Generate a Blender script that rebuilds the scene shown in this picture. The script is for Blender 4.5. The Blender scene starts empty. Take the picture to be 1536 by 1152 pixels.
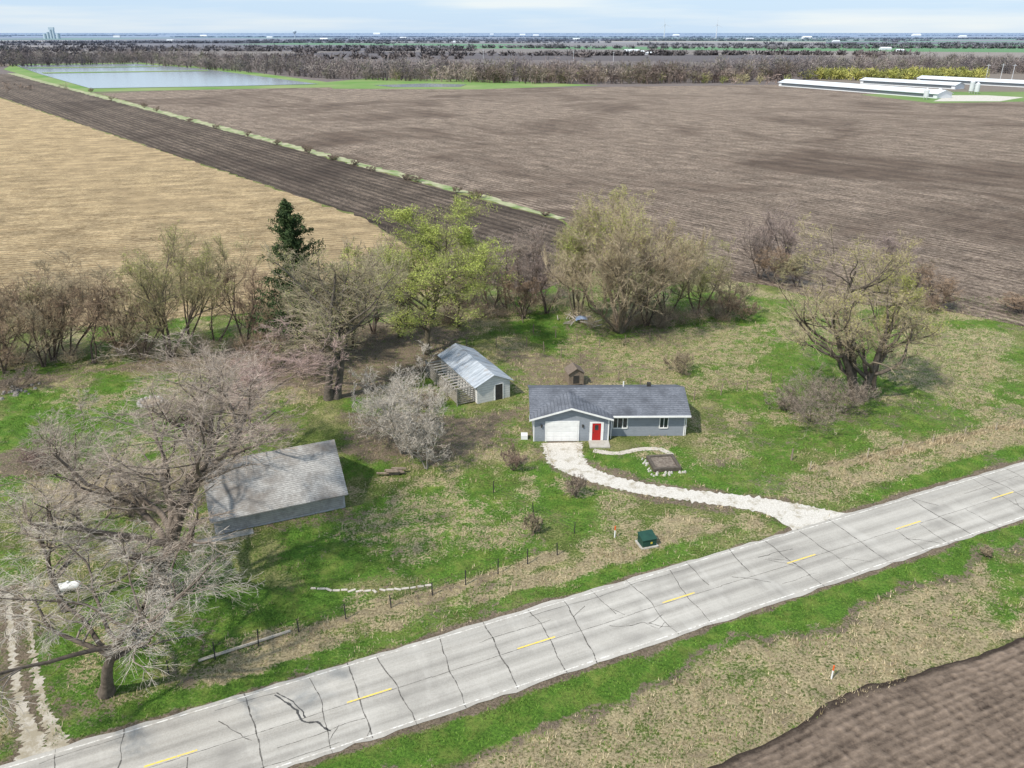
import bpy, math, numpy as np
from mathutils import Vector
# ------------------------------------------------------------------ survey
F=1182.6; PT=math.radians(24.06); S=math.sin(PT); C=math.cos(PT); H=40.0
def G(px,py,h=0.0):
    t=(py-576)/F; z=(H-h)/(S+t*C)
    return np.array([(px-768)/F*z, z*(C-t*S)])
def TOP(Y,py):
    t=(py-576)/F
    return H-Y*(S+t*C)/(C-t*S)
def WID(px,py,w):
    t=(py-576)/F
    return w*H/(S+t*C)/F
def FAR(px,Y):
    return np.array([(px-768)/F*(Y*C+H*S), Y])
sc=bpy.context.scene
sc.view_settings.view_transform='Standard'; sc.view_settings.look='None'; sc.view_settings.exposure=0
cam=bpy.data.cameras.new('camera'); co=bpy.data.objects.new('camera',cam); sc.collection.objects.link(co)
co.location=(0,0,H); co.rotation_euler=(math.pi/2-PT,0,0); cam.lens=36*F/1536; cam.sensor_width=36; cam.clip_end=80000; cam.clip_start=0.5
sc.camera=co
# ------------------------------------------------------------------ light
SE,SR=math.radians(50),math.radians(228)
w=bpy.data.worlds.new('World'); sc.world=w; w.use_nodes=True
nt=w.node_tree; bg=nt.nodes['Background']; sk=nt.nodes.new('ShaderNodeTexSky'); sk.sky_type='NISHITA'; sk.sun_disc=False
sk.sun_elevation=SE; sk.sun_rotation=SR; sk.air_density=1.0; sk.dust_density=0.5; sk.ozone_density=2.0
tcn=nt.nodes.new('ShaderNodeTexCoord'); mpn=nt.nodes.new('ShaderNodeMapping'); mpn.inputs['Scale'].default_value=(1.5,1.5,22); nt.links.new(tcn.outputs['Generated'],mpn.inputs[0])
cn=nt.nodes.new('ShaderNodeTexNoise'); cn.inputs['Scale'].default_value=2.2; cn.inputs['Detail'].default_value=5; nt.links.new(mpn.outputs[0],cn.inputs['Vector'])
mr=nt.nodes.new('ShaderNodeMapRange'); mr.inputs[1].default_value=.45; mr.inputs[2].default_value=.7; nt.links.new(cn.outputs[0],mr.inputs[0])
cm=nt.nodes.new('ShaderNodeMix'); cm.data_type='RGBA'; cm.inputs[6].default_value=(4.5,6.0,7.8,1); cm.inputs[7].default_value=(6.6,7.2,7.7,1); nt.links.new(mr.outputs[0],cm.inputs[0])
sm=nt.nodes.new('ShaderNodeMix'); sm.data_type='RGBA'; sm.inputs[0].default_value=.8; nt.links.new(sk.outputs[0],sm.inputs[6]); nt.links.new(cm.outputs[2],sm.inputs[7])
nt.links.new(sm.outputs[2],bg.inputs[0]); bg.inputs[1].default_value=0.132
sl=bpy.data.lights.new('sun','SUN'); sl.energy=5.0; sl.angle=math.radians(2); sl.color=(1,.94,.84)
so=bpy.data.objects.new('sun',sl); sc.collection.objects.link(so)
sd=Vector((math.sin(SR)*math.cos(SE),math.cos(SR)*math.cos(SE),math.sin(SE)))
so.rotation_euler=sd.to_track_quat('Z','Y').to_euler(); so.location=(0,0,100)
# ------------------------------------------------------------------ node helpers
class NT:
    def __init__(s,name):
        s.m=bpy.data.materials.new(name); s.m.use_nodes=True; s.t=s.m.node_tree
        s.b=s.t.nodes['Principled BSDF']; s.b.inputs['Roughness'].default_value=.9
        s.b.inputs['Specular IOR Level'].default_value=.12
        s.pos=s.n('ShaderNodeNewGeometry').outputs['Position']
    def n(s,t): return s.t.nodes.new(t)
    def L(s,a,b): s.t.links.new(a,b)
    def set(s,inp,v):
        if isinstance(v,bpy.types.NodeSocket): s.L(v,inp)
        elif isinstance(v,(tuple,list)) and len(v)==3 and inp.type=='RGBA': inp.default_value=(*v,1)
        else: inp.default_value=v
    def noise(s,scale,detail=4,rough=.55,vec=None,dist=0):
        n=s.n('ShaderNodeTexNoise'); n.inputs['Scale'].default_value=scale; n.inputs['Detail'].default_value=detail
        n.inputs['Roughness'].default_value=rough; n.inputs['Distortion'].default_value=dist
        s.L(vec or s.pos,n.inputs['Vector']); return n.outputs['Fac']
    def mapv(s,rz=0,scale=(1,1,1),src=None):
        r=s.n('ShaderNodeMapping'); r.inputs['Rotation'].default_value=(0,0,rz); s.L(src or s.pos,r.inputs['Vector'])
        m=s.n('ShaderNodeMapping'); m.inputs['Scale'].default_value=scale; s.L(r.outputs[0],m.inputs['Vector']); return m.outputs[0]
    def mix(s,a,b,f):
        m=s.n('ShaderNodeMix'); m.data_type='RGBA'; s.set(m.inputs[0],f); s.set(m.inputs[6],a); s.set(m.inputs[7],b); return m.outputs[2]
    def mul(s,a,b):
        m=s.n('ShaderNodeMix'); m.data_type='RGBA'; m.blend_type='MULTIPLY'; m.inputs[0].default_value=1; s.set(m.inputs[6],a); s.set(m.inputs[7],b); return m.outputs[2]
    def math(s,op,a,b=0.0,c=0.0):
        m=s.n('ShaderNodeMath'); m.operation=op; s.set(m.inputs[0],a); s.set(m.inputs[1],b); s.set(m.inputs[2],c); return m.outputs[0]
    def rng(s,v,a,b,c=0.0,d=1.0):
        m=s.n('ShaderNodeMapRange'); s.set(m.inputs[0],v)
        for i,x in enumerate((a,b,c,d)): m.inputs[i+1].default_value=x
        return m.outputs[0]
    def sep(s,v=None):
        n=s.n('ShaderNodeSeparateXYZ'); s.L(v or s.pos,n.inputs[0]); return n.outputs
    def bump(s,h,st,dist=.1):
        n=s.n('ShaderNodeBump'); n.inputs['Strength'].default_value=st; n.inputs['Distance'].default_value=dist; s.L(h,n.inputs['Height']); s.L(n.outputs[0],s.b.inputs['Normal'])
    def col(s,c): s.set(s.b.inputs['Base Color'],c)
def simple(name,c1,c2,scale=3,rough=.85,bump=.0,metal=0,spec=.2):
    n=NT(name); f=n.rng(n.noise(scale,6,.6),.3,.7); n.col(n.mix(c1,c2,f)); n.b.inputs['Roughness'].default_value=rough
    n.b.inputs['Metallic'].default_value=metal; n.b.inputs['Specular IOR Level'].default_value=spec
    if bump: n.bump(n.noise(scale*4,4),bump,.05)
    return n.m
def siding(name,c,pitch=.18,dirty=.82):
    n=NT(name); z=n.sep()[2]; fr=n.math('FRACT',n.math('DIVIDE',z,pitch)); f=n.rng(fr,0,.25)
    d=tuple(x*.55 for x in c); a=n.mix(d,c,f); v=n.noise(1.5,6,.7); n.col(n.mix(a,tuple(x*dirty for x in c),n.rng(v,.45,.65))); n.bump(fr,.4,.03); return n.m
def shingle(name,c1,c2,dirty=(.8,.8,.8)):
    n=NT(name); v=n.mapv(0,(1.2,3.5,3.5)); f=n.noise(3.0,3,.7,v); z=n.sep()[2]
    fr=n.math('FRACT',n.math('DIVIDE',z,.11)); a=n.mix(c1,c2,n.rng(f,.35,.65)); st=n.rng(n.noise(.5,5,.6),.45,.7); a=n.mix(a,tuple(x*y for x,y in zip(c1,dirty)),st)
    n.col(n.mix(tuple(x*.65 for x in c1),a,n.rng(fr,0,.3))); n.bump(fr,.3,.02); return n.m
def attrm(name,rough=.9,var=.35,scale=1.2,trans=0):
    n=NT(name); a=n.n('ShaderNodeAttribute'); a.attribute_name='col'
    f=n.rng(n.noise(scale,5,.65),.3,.7,1-var,1+var*.6)
    c=n.n('ShaderNodeCombineXYZ'); [n.L(f,c.inputs[i]) for i in range(3)]
    n.col(n.mul(a.outputs['Color'],c.outputs[0])); n.b.inputs['Roughness'].default_value=rough
    return n.m
# ------------------------------------------------------------------ mesh helpers
def link(o): sc.collection.objects.link(o); return o
def npmesh(name,V,Fa,mat,colr=None,smooth=False,parent=None,loc=None):
    V=np.asarray(V,np.float32); Fa=np.asarray(Fa,np.int32); k=Fa.shape[1]
    me=bpy.data.meshes.new(name); me.vertices.add(len(V)); me.vertices.foreach_set('co',V.ravel())
    me.loops.add(Fa.size); me.loops.foreach_set('vertex_index',Fa.ravel())
    me.polygons.add(len(Fa)); me.polygons.foreach_set('loop_start',np.arange(0,Fa.size,k,dtype=np.int32))
    me.update(calc_edges=True)
    if smooth: me.polygons.foreach_set('use_smooth',np.ones(len(Fa),bool))
    if colr is not None:
        a=me.color_attributes.new('col','FLOAT_COLOR','POINT'); c=np.ones((len(V),4),np.float32); c[:,:colr.shape[1]]=colr; a.data.foreach_set('color',c.ravel())
    me.materials.append(mat); o=link(bpy.data.objects.new(name,me))
    if parent: o.parent=parent
    if loc is not None: o.location=loc
    return o
def poly(name,pts,z,mat,jit=0,step=2.0,seed=1,kind='structure'):
    rng=np.random.default_rng(seed); out=[]
    n=len(pts)
    for i in range(n):
        a=np.array(pts[i]);b=np.array(pts[(i+1)%n]);d=b-a;Ln=np.linalg.norm(d); m=max(1,min(400,int(Ln/step))) if jit else 1
        nn=np.array([-d[1],d[0]])/max(Ln,1e-6)
        for k in range(m):
            out.append(a+d*k/m+nn*(rng.normal(0,jit) if k else 0))
    me=bpy.data.meshes.new(name); me.from_pydata([(p[0],p[1],z) for p in out],[],[list(range(len(out)))]); me.update()
    if me.polygons[0].normal.z<0: me.flip_normals()
    me.materials.append(mat); o=link(bpy.data.objects.new(name,me))
    if kind: o['kind']=kind
    return o
class MB:
    def __init__(s): s.v=[];s.f=[];s.p=[]
    def add(s,v,f):
        s.p.append((list(v),f)); b=len(s.v); s.v+= [tuple(x) for x in v]; s.f+=[[i+b for i in q] for q in f]; return s
    def box(s,x0,x1,y0,y1,z0,z1):
        return s.add([(x0,y0,z0),(x1,y0,z0),(x1,y1,z0),(x0,y1,z0),(x0,y0,z1),(x1,y0,z1),(x1,y1,z1),(x0,y1,z1)],
          [(0,3,2,1),(4,5,6,7),(0,1,5,4),(1,2,6,5),(2,3,7,6),(3,0,4,7)])
    def plate(s,pts,th):
        n=len(pts); v=list(pts)+[(p[0],p[1],p[2]-th) for p in pts]
        return s.add(v,[tuple(range(n)),tuple(range(2*n-1,n-1,-1))]+[(i,i+n,(i+1)%n+n,(i+1)%n) for i in range(n)])
    def cyl(s,cx,cy,z0,z1,r0,r1=None,n=10,cap=True):
        r1=r0 if r1 is None else r1
        v=[(cx+r0*math.cos(2*math.pi*i/n),cy+r0*math.sin(2*math.pi*i/n),z0) for i in range(n)]+[(cx+r1*math.cos(2*math.pi*i/n),cy+r1*math.sin(2*math.pi*i/n),z1) for i in range(n)]
        return s.add(v,[(i,(i+1)%n,(i+1)%n+n,i+n) for i in range(n)]+([tuple(range(n-1,-1,-1)),tuple(range(n,2*n))] if cap else []))
    def bar(s,a,b,r=.04,n=4):
        a=np.array(a,float);b=np.array(b,float);d=b-a;d/=np.linalg.norm(d);u=np.cross(d,[0,0,1] if abs(d[2])<.9 else [1,0,0]);u/=np.linalg.norm(u);q=np.cross(d,u)
        v=[a+r*(u*math.cos(t)+q*math.sin(t)) for t in [2*math.pi*(i+.5)/n for i in range(n)]]+[b+r*(u*math.cos(t)+q*math.sin(t)) for t in [2*math.pi*(i+.5)/n for i in range(n)]]
        return s.add(v,[(i,(i+1)%n,(i+1)%n+n,i+n) for i in range(n)]+[tuple(range(n-1,-1,-1)),tuple(range(n,2*n))])
    def obj(s,name,mat,parent=None,smooth=False):
        me=bpy.data.meshes.new(name); me.from_pydata(s.v,[],s.f); me.update(); me.materials.append(mat)
        if smooth:
            for p in me.polygons: p.use_smooth=True
        o=link(bpy.data.objects.new(name,me))
        if parent: o.parent=parent
        return o
    def objs(s,name,mat,parent=None):
        for v,f in s.p: MB().add(v,f).obj(name,mat,parent)
def thing(name,label,cat,loc=(0,0,0),rz=0,group=None):
    o=link(bpy.data.objects.new(name,None)); o.empty_display_size=.5; o.location=loc; o.rotation_euler=(0,0,rz); o['label']=label; o['category']=cat
    if group: o['group']=group
    return o
def tag(o,label,cat,group=None):
    o['label']=label;o['category']=cat
    if group:o['group']=group
    return o
# ------------------------------------------------------------------ numpy noise
_T=np.random.default_rng(5).random((256,256))
def vn(x,y,s):
    x=x/s+1000;y=y/s+1000; xi=np.floor(x).astype(int);yi=np.floor(y).astype(int);fx=x-xi;fy=y-yi;fx=fx*fx*(3-2*fx);fy=fy*fy*(3-2*fy)
    a=_T[xi%256,yi%256];b=_T[(xi+1)%256,yi%256];c=_T[xi%256,(yi+1)%256];d=_T[(xi+1)%256,(yi+1)%256]
    return (a*(1-fx)+b*fx)*(1-fy)+(c*(1-fx)+d*fx)*fy
def fbm(x,y,s): return (vn(x,y,s)*.5+vn(y+37,x-11,s/2.1)*.27+vn(x+91,y+5,s/4.3)*.15+vn(x-31,y+77,s/9)*.08)
def sdf(X,Y,pl,closed=True):
    d=np.full(X.shape,1e9);ins=np.zeros(X.shape,bool);n=len(pl)
    for i in range(n if closed else n-1):
        a=pl[i];b=pl[(i+1)%n];ex,ey=b[0]-a[0],b[1]-a[1];wx,wy=X-a[0],Y-a[1]
        t=np.clip((wx*ex+wy*ey)/(ex*ex+ey*ey+1e-9),0,1);d=np.minimum(d,(wx-ex*t)**2+(wy-ey*t)**2)
        c=((a[1]>Y)!=(b[1]>Y)); 
        if abs(ey)>1e-9: ins^= c&(X<ex*(Y-a[1])/ey+a[0])
    return np.where(ins,1,-1)*np.sqrt(d) if closed else np.sqrt(d)
def GP(l): return [G(*p) for p in l]
# ------------------------------------------------------------------ road geometry
dash=GP([(250,1140),(550,1045),(803,965),(1018,897),(1200,840),(1363,788),(1503,743)])
A0=np.array(dash); cen=A0.mean(0); _,_,vt=np.linalg.svd(A0-cen); rd=vt[0]*np.sign(vt[0][0]); rn=np.array([-rd[1],rd[0]]) # rn points away from camera
RA=math.atan2(rd[1],rd[0])
def R(s,o): return cen+rd*s+rn*o
RW=3.55
OF=float(((G(1536,932)+G(1085,1150))/2-cen)@rn)
drive=GP([(843,664),(850,690),(885,712),(960,732),(1050,745),(1140,757),(1210,776),(1262,796)])
lane=GP([(12,890),(16,950),(22,1010),(32,1060),(48,1110),(40,1150)])
bank=[(1215,704),(1300,688),(1400,664),(1536,636),(1600,624)]
# ------------------------------------------------------------------ ground sheet
xs=np.concatenate([-np.geomspace(30000,92,45),np.arange(-90,120,.36),np.geomspace(122,30000,45)])
ys=np.concatenate([[-30000,-3000,-300,-50,0,12],np.arange(20,150,.36),np.geomspace(152,40000,60)])
GX,GY=np.meshgrid(xs,ys,indexing='ij')
sx=slice(45,len(xs)-45); sy=slice(6,len(ys)-60)
X=GX[sx,sy];Y=GY[sx,sy]
N1=fbm(X,Y,9)-.5;N2=fbm(X+50,Y+9,3)-.5;N3=fbm(X+150,Y+92,22)-.5
def M(pl,soft=1.5,amp=3.0,k=1.0):
    return k*np.clip(.5+(sdf(X,Y,GP(pl))+N2*amp*2+N1*amp*1.5)/soft,0,1)
def up(a,b): return np.maximum(a,b)
lush=np.clip((fbm(X-200,Y+20,6)-.40)*3.5,0,.6);straw=np.clip((fbm(X+300,Y+70,5)-.44)*3,0,.55);dirt=np.clip((fbm(X+30,Y+170,4)-.54)*3,0,.42)
for p,k in [([(0,585),(290,560),(300,640),(200,705),(60,700),(0,760)],1),([(420,800),(560,738),(700,710),(820,790),(835,828),(650,878),(470,885),(400,850)],.8),
  ([(740,690),(1010,668),(1060,705),(1180,745),(1040,745),(870,720),(900,760),(800,770)],.82),([(750,468),(890,478),(910,520),(1010,560),(960,560),(860,540),(770,500)],1),
  ([(1000,510),(1250,450),(1500,480),(1540,520),(1330,600),(1320,660),(1100,640),(1040,600)],.62),([(300,830),(430,880),(620,890),(430,950),(250,1010),(120,1075),(60,1060),(50,960)],.85),
  ([(1290,770),(1536,690),(1536,665),(1330,735)],.8),([(900,490),(1150,450),(1180,520),(930,560)],.75),([(1320,600),(1536,560),(1536,630),(1250,690)],.6),([(1040,690),(1180,700),(1240,750),(1100,740)],.65),([(680,700),(860,700),(900,800),(780,800)],.5)]: lush=up(lush,M(p,2.5,2.5,k))
for p,k in [([(470,955),(835,845),(940,785),(1100,770),(1175,800),(1000,835),(620,955),(330,1035),(200,1070),(110,1085),(230,1030)],.82),
  ([(1215,700),(1536,632),(1536,672),(1300,745),(1200,728)],.72),([(530,760),(640,735),(760,760),(800,820),(600,850),(500,800)],.5),
  ([(1030,620),(1130,660),(1170,720),(1060,700)],.55),([(1330,470),(1536,505),(1536,560),(1400,590),(1330,560)],.55),
  ([(60,725),(150,715),(190,750),(100,770),(40,750)],1),([(690,770),(830,780),(800,830),(700,820)],.55),([(960,500),(1100,480),(1130,510),(1000,570),(880,560),(850,520)],.6),([(0,780),(120,760),(200,830),(60,900),(0,900)],.45),
  ([(520,620),(650,615),(790,620),(780,655),(690,695),(560,695),(520,660)],.45),([(130,705),(300,690),(330,760),(240,800),(100,770)],.6),([(740,525),(880,535),(930,560),(900,585),(790,585)],.65)]: straw=up(straw,M(p,3.5,3,k))
for p,k in [([(500,620),(650,615),(770,620),(760,655),(680,695),(550,700),(510,660)],.72),([(-40,575),(190,540),(370,520),(560,480),(700,500),(660,560),(500,600),(300,560),(130,565),(0,595)],.72),
  ([(740,525),(880,535),(930,560),(900,585),(790,585)],.55),([(130,705),(300,690),(330,760),(240,800),(100,770)],.45),([(1070,655),(1110,665),(1120,700),(1070,700)],.6),
  ([(700,610),(790,615),(780,680),(700,700),(660,680)],.5),([(1140,590),(1320,590),(1290,640),(1180,640)],.5),([(280,770),(420,760),(540,752),(540,770),(300,815)],.5),([(820,470),(1000,485),(1010,510),(860,505)],.5),
  ([(790,655),(850,660),(830,700),(790,700)],.5),([(40,1060),(170,1030),(180,1080),(60,1110)],.5),([(0,680),(110,680),(100,710),(0,710)],.8)]: dirt=up(dirt,M(p,2.5,3,k))
for pl_,w_ in ((drive,2.0),(lane,1.4)):
    dd=sdf(X,Y,pl_,False)+N2*2.5; k=np.clip((w_+.5-dd)/1.0,0,1); dirt=up(dirt,k*.7); straw=up(straw,k*.6)
for pl_ in (GP(bank),GP([(450,948),(650,893),(835,832)])):
    k=np.clip((1.0-sdf(X,Y,pl_,False)-N2*1.5)/.6,0,1)*.85; straw=up(straw,k); lush=lush*(1-.7*k)
so_=(X-cen[0])*rn[0]+(Y-cen[1])*rn[1]
def band(a,b,soft=.7,amp=1.0,k=1): 
    q=so_+N1*amp*2+N2*amp*2; return k*np.clip(.5+(q-a)/soft,0,1)*np.clip(.5+(b-q)/soft,0,1)
bv=.45+.5*np.clip(N3*6+.6,0,1)
lush=up(lush,band(RW+.2,RW+2.4,.8,.8)*bv); straw*=1-band(RW,RW+2.0,.8,.8)*bv
near=so_<0; straw=np.where(near,0,straw); dirt=np.where(near,dirt*.7,dirt)
lush=up(lush,band(-RW-3.0,-RW-.3,.6,1.0,.9)); lo=OF+.2
straw=up(straw,band(lo-1,-RW-3.0,1.0,1.3,.66)); straw=np.where(near&(N3>.0),straw*.62,straw)
dirt=up(dirt,band(-RW-3.4,-RW-2.4,.5,2.0,.6)); dirt=up(dirt,band(-RW-.35,RW+.3,.4,.5,.9))
g2=band(lo+1.0,lo+5.0,1.2,3.0,.85)*np.clip((N3+.14)*8,0,1); lush=up(lush,g2); straw=straw*(1-.6*g2)
mk=np.zeros((len(xs),len(ys),4),np.float32); mk[...,3]=1
mk[sx,sy,0]=lush;mk[sx,sy,1]=straw;mk[sx,sy,2]=dirt
n=NT('ground_material'); at=n.n('ShaderNodeAttribute'); at.attribute_name='col'; ch=n.sep(at.outputs['Vector'])
a=n.noise(.22,5);b=n.noise(1.3,6,.65);c=n.noise(5,8,.8);e=n.noise(.5,5,.7)
gr=n.mix((.05,.08,.018),(.20,.25,.065),n.rng(c,.36,.64)); gl=n.mix((.038,.09,.015),(.155,.295,.042),n.rng(c,.37,.63))
sw=n.mix((.18,.14,.075),(.58,.48,.31),n.rng(c,.38,.62)); dt=n.mix((.095,.072,.053),(.33,.26,.195),n.rng(c,.37,.64))
base=n.mix(gr,(.42,.35,.19),n.rng(n.math('ADD',n.math('MULTIPLY',a,.5),n.math('MULTIPLY',c,.9)),.66,.88))
gl=n.mix(gl,(.24,.27,.07),n.rng(e,.48,.68,0,.7))
def fac(m,k=1.0): return n.rng(n.math('ADD',m,n.math('ADD',n.math('MULTIPLY',n.math('SUBTRACT',c,.5),2.4*k),n.math('MULTIPLY',n.math('SUBTRACT',b,.5),1.7*k))),.41,.61)
cl=n.mix(base,gl,fac(ch[0])); cl=n.mix(cl,sw,fac(ch[1])); cl=n.mix(cl,dt,fac(ch[2]))
cl=n.mul(cl,n.mix((.78,.78,.78),(1.18,1.18,1.12),n.rng(n.noise(.6,3),.3,.7)))
mv=n.mapv(.35,(1/1000,1/420,0)); sn=n.n('ShaderNodeVectorMath'); sn.operation='FLOOR'; n.L(mv,sn.inputs[0]); wn=n.n('ShaderNodeTexWhiteNoise'); wn.noise_dimensions='3D'; n.L(sn.outputs[0],wn.inputs['Vector'])
rp=n.n('ShaderNodeValToRGB'); rp.color_ramp.interpolation='CONSTANT'; n.L(wn.outputs['Value'],rp.inputs[0])
cs=[(0,(.11,.088,.08)),(.2,(.19,.155,.125)),(.4,(.14,.115,.105)),(.54,(.34,.28,.19)),(.64,(.10,.21,.06)),(.76,(.16,.13,.115)),(.9,(.24,.20,.165))]
while len(rp.color_ramp.elements)<len(cs): rp.color_ramp.elements.new(.5)
for el,(p,q) in zip(rp.color_ramp.elements,cs): el.position=p; el.color=(*q,1)
yy=n.sep()[1]; far=n.mix(rp.outputs[0],(.22,.30,.43),n.rng(yy,1000,9000,.05,.85))  # aerial haze painted into the base colour, bluer with world Y
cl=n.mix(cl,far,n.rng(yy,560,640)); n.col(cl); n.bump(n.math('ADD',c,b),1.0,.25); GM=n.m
idx=np.arange(GX.size).reshape(GX.shape); Fq=np.stack([idx[:-1,:-1],idx[1:,:-1],idx[1:,1:],idx[:-1,1:]],-1).reshape(-1,4)
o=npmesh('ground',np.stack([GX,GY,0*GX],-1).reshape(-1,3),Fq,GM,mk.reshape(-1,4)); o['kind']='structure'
# ------------------------------------------------------------------ fields
FD=G(30,112)-G(850,328); FA=math.atan2(FD[1],FD[0])
def field(name,c1,c2,c3,ang,rowp,rowk,lo_=.46,hi_=.55,damp=.9,hz=.2):
    n=NT(name); st=n.noise(1,6,.75,n.mapv(-ang,(.10,1.1,1))); s2=n.noise(1,7,.85,n.mapv(-ang,(.7,2.8,1)));s3=n.noise(1,6,.7,n.mapv(-ang,(.012,.07,1)))
    lg=n.noise(.012,9,.7,None,.9); fi=n.noise(1.1,9,.95); md=n.noise(.12,7,.75)
    f=n.math('ADD',n.math('MULTIPLY',st,.22),n.math('ADD',n.math('MULTIPLY',s2,.26),n.math('MULTIPLY',fi,.52)))
    c=n.mix(c1,c2,n.rng(f,lo_,hi_)); c=n.mix(c,c3,n.rng(n.math('ADD',n.math('MULTIPLY',lg,.66),n.math('ADD',n.math('MULTIPLY',s3,.16),n.math('MULTIPLY',md,.18))),.49,.57,0,damp))
    c=n.mul(c,n.mix((.76,.76,.76),(1.22,1.22,1.22),n.rng(md,.40,.60)))
    y=n.sep(n.mapv(-ang,(1,1,1)))[1]
    for per,kk,ph in ((rowp,rowk,1.2),(rowp*4.3,rowk*.5,2.0)):
        wv=n.math('SINE',n.math('ADD',n.math('MULTIPLY',y,2*math.pi/per),n.math('MULTIPLY',st,ph))); c=n.mul(c,n.mix((1-kk,)*3,(1+kk*.6,)*3,n.rng(wv,-.7,.7)))
    c=n.mix(c,(.29,.255,.235),n.rng(n.sep()[1],300,1100,0,hz)); n.col(c); n.bump(n.math('ADD',fi,s2),1.0,.35); return n.m  # hz: distance haze mixed into the soil colour along world Y
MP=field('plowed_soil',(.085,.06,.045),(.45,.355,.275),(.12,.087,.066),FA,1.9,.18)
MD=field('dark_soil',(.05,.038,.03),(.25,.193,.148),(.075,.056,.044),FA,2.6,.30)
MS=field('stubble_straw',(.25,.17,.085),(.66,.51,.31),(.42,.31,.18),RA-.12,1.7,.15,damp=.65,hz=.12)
poly('plowed_field',[*GP([(845,330),(150,141),(300,133),(490,129),(700,133),(1170,127),(1420,149),(1536,152)]),G(2400,165),G(2500,440),*GP([(1536,490),(1400,463),(1250,455),(1130,425),(960,400)])],.02,MP,.45,3,2)
poly('dark_plowed_field',[*GP([(-200,104),(30,112),(843,332),(900,400),(800,440),(700,420),(545,326),(0,146),(-200,124)])],.025,MD,.4,3,3)
poly('corn_stubble_field',[*GP([(-500,124),(-200,125),(0,147),(544,327),(700,421),(600,450),(370,470),(0,500),(-500,510)])],.021,MS,.6,3,4)
ms=simple('fencerow_grass',(.10,.19,.04),(.50,.44,.32),.2,.95,.5)
fr=GP([(18,110),(60,121),(330,191),(600,262),(843,328)]); L_=[];R_=[]
for i,p in enumerate(fr):
    d=(fr[min(i+1,4)]-fr[max(i-1,0)]);d/=np.linalg.norm(d);q=np.array([-d[1],d[0]]);wd=[4.5,4,2.4,1.9,1.4][i];L_.append(p+q*wd);R_.append(p-q*wd)
poly('grass_strip',L_+R_[::-1],.04,ms,.6,2.5,5)
# near plowed field with real ridges
o0=OF
u=np.arange(-40,75,.13); v=np.arange(0,30,.065); U,Vv=np.meshgrid(u,v,indexing='ij')
edge=.5*np.sin(U*.25)+.8*(fbm(U,Vv*0,3)-.5)
PXY=cen[None,None]+rd*U[...,None]+rn*(o0-Vv+edge*np.exp(-Vv/2))[...,None]
hz=.05+.022*np.sin(Vv*2*math.pi/.52+2*vn(U,Vv,5))+.17*(fbm(U*1.0,Vv,.33)-.5)+.05*(vn(U*.15,Vv,.9)-.5); hz=np.maximum(hz+.08,.0)*np.clip(Vv/.8,0,1)+.012
n=NT('near_soil'); c=n.noise(7,8,.85); z=n.sep()[2]; b=n.noise(.5,5,.7); st=n.noise(1,5,.7,n.mapv(-RA,(.12,1.6,1)))
n.col(n.mix(n.mix((.045,.033,.026),(.29,.22,.168),n.rng(n.math('ADD',n.math('MULTIPLY',c,.4),n.math('ADD',n.math('MULTIPLY',z,2.0),n.math('MULTIPLY',st,.4))),.48,.88)),(.30,.24,.18),n.rng(b,.6,.8,0,.25))); n.bump(c,.9,.1)
idx=np.arange(U.size).reshape(U.shape); Fq=np.stack([idx[:-1,:-1],idx[:-1,1:],idx[1:,1:],idx[1:,:-1]],-1).reshape(-1,4)
o=npmesh('tilled_field',np.concatenate([PXY,hz[...,None]],-1).reshape(-1,3),Fq,n.m); o['kind']='structure'
# ------------------------------------------------------------------ road
n=NT('asphalt'); c=n.noise(9,8,.8); s=n.noise(1,5,.6,n.mapv(-RA,(.06,1.6,1))); b=n.noise(.25,5,.6); p_=n.noise(1,4,.6,n.mapv(-RA,(.5,.12,1)))
ofs=n.math('SUBTRACT',n.sep(n.mapv(-RA,(1,1,1)))[1],float(-math.sin(RA)*cen[0]+math.cos(RA)*cen[1])); wt_=n.math('ABSOLUTE',n.math('SUBTRACT',n.math('ABSOLUTE',ofs),1.75))
col=n.mix((.31,.29,.26),(.47,.445,.405),n.rng(n.math('ADD',n.math('MULTIPLY',c,.5),n.math('MULTIPLY',s,.5)),.38,.62)); col=n.mix(col,(.25,.235,.215),n.rng(b,.5,.72,0,.65)); col=n.mix(col,(.51,.485,.445),n.rng(p_,.55,.7,0,.5))
col=n.mul(col,n.mix((.80,.80,.80),(1,1,1),n.rng(n.math('ABSOLUTE',n.math('SUBTRACT',wt_,.85)),0,.5))); n.col(col); n.bump(c,.2,.02); MA=n.m
def strip(name,s0,s1,a,b,z,mat,step=None):
    m=MB(); K=1 if not step else int((s1-s0)/step)
    m.add([(*R(s0+(s1-s0)*i/K,o),z) for i in range(K+1) for o in (a,b)],[(2*i,2*i+2,2*i+3,2*i+1) for i in range(K)]); return m.obj(name,mat)
rng=np.random.default_rng(3)
K=900; m=MB(); vv=[]
for i in range(K+1):
    s=-90+i*.9; ja=rng.normal(0,.07);jb=rng.normal(0,.07); vv+=[(*R(s,-RW+ja),.03),(*R(s,RW+jb),.03)]
m.add(vv,[(2*i,2*i+2,2*i+3,2*i+1) for i in range(K)]); o=m.obj('road',MA); o['kind']='structure'
n=NT('yellow_paint'); n.col(n.mix((.80,.58,.07),(.52,.43,.24),n.rng(n.noise(7,6,.8),.45,.6))); my=n.m
n=NT('worn_white_paint'); n.col(n.mix((.66,.64,.60),(.42,.39,.35),n.rng(n.noise(2.5,6,.7),.42,.55))); mw=n.m
s0=float((dash[3]-cen)@rd)
for i in range(-6,14):
    o=strip('road_marking',s0+12.19*i-1.5,s0+12.19*i+1.5,-.06,.06,.038,my); o['kind']='structure'
for a_ in (-RW+.32,RW-.32):
    o=strip('road_edge_line',-90,500,a_-.05,a_+.05,.037,mw); o['kind']='structure'
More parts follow.
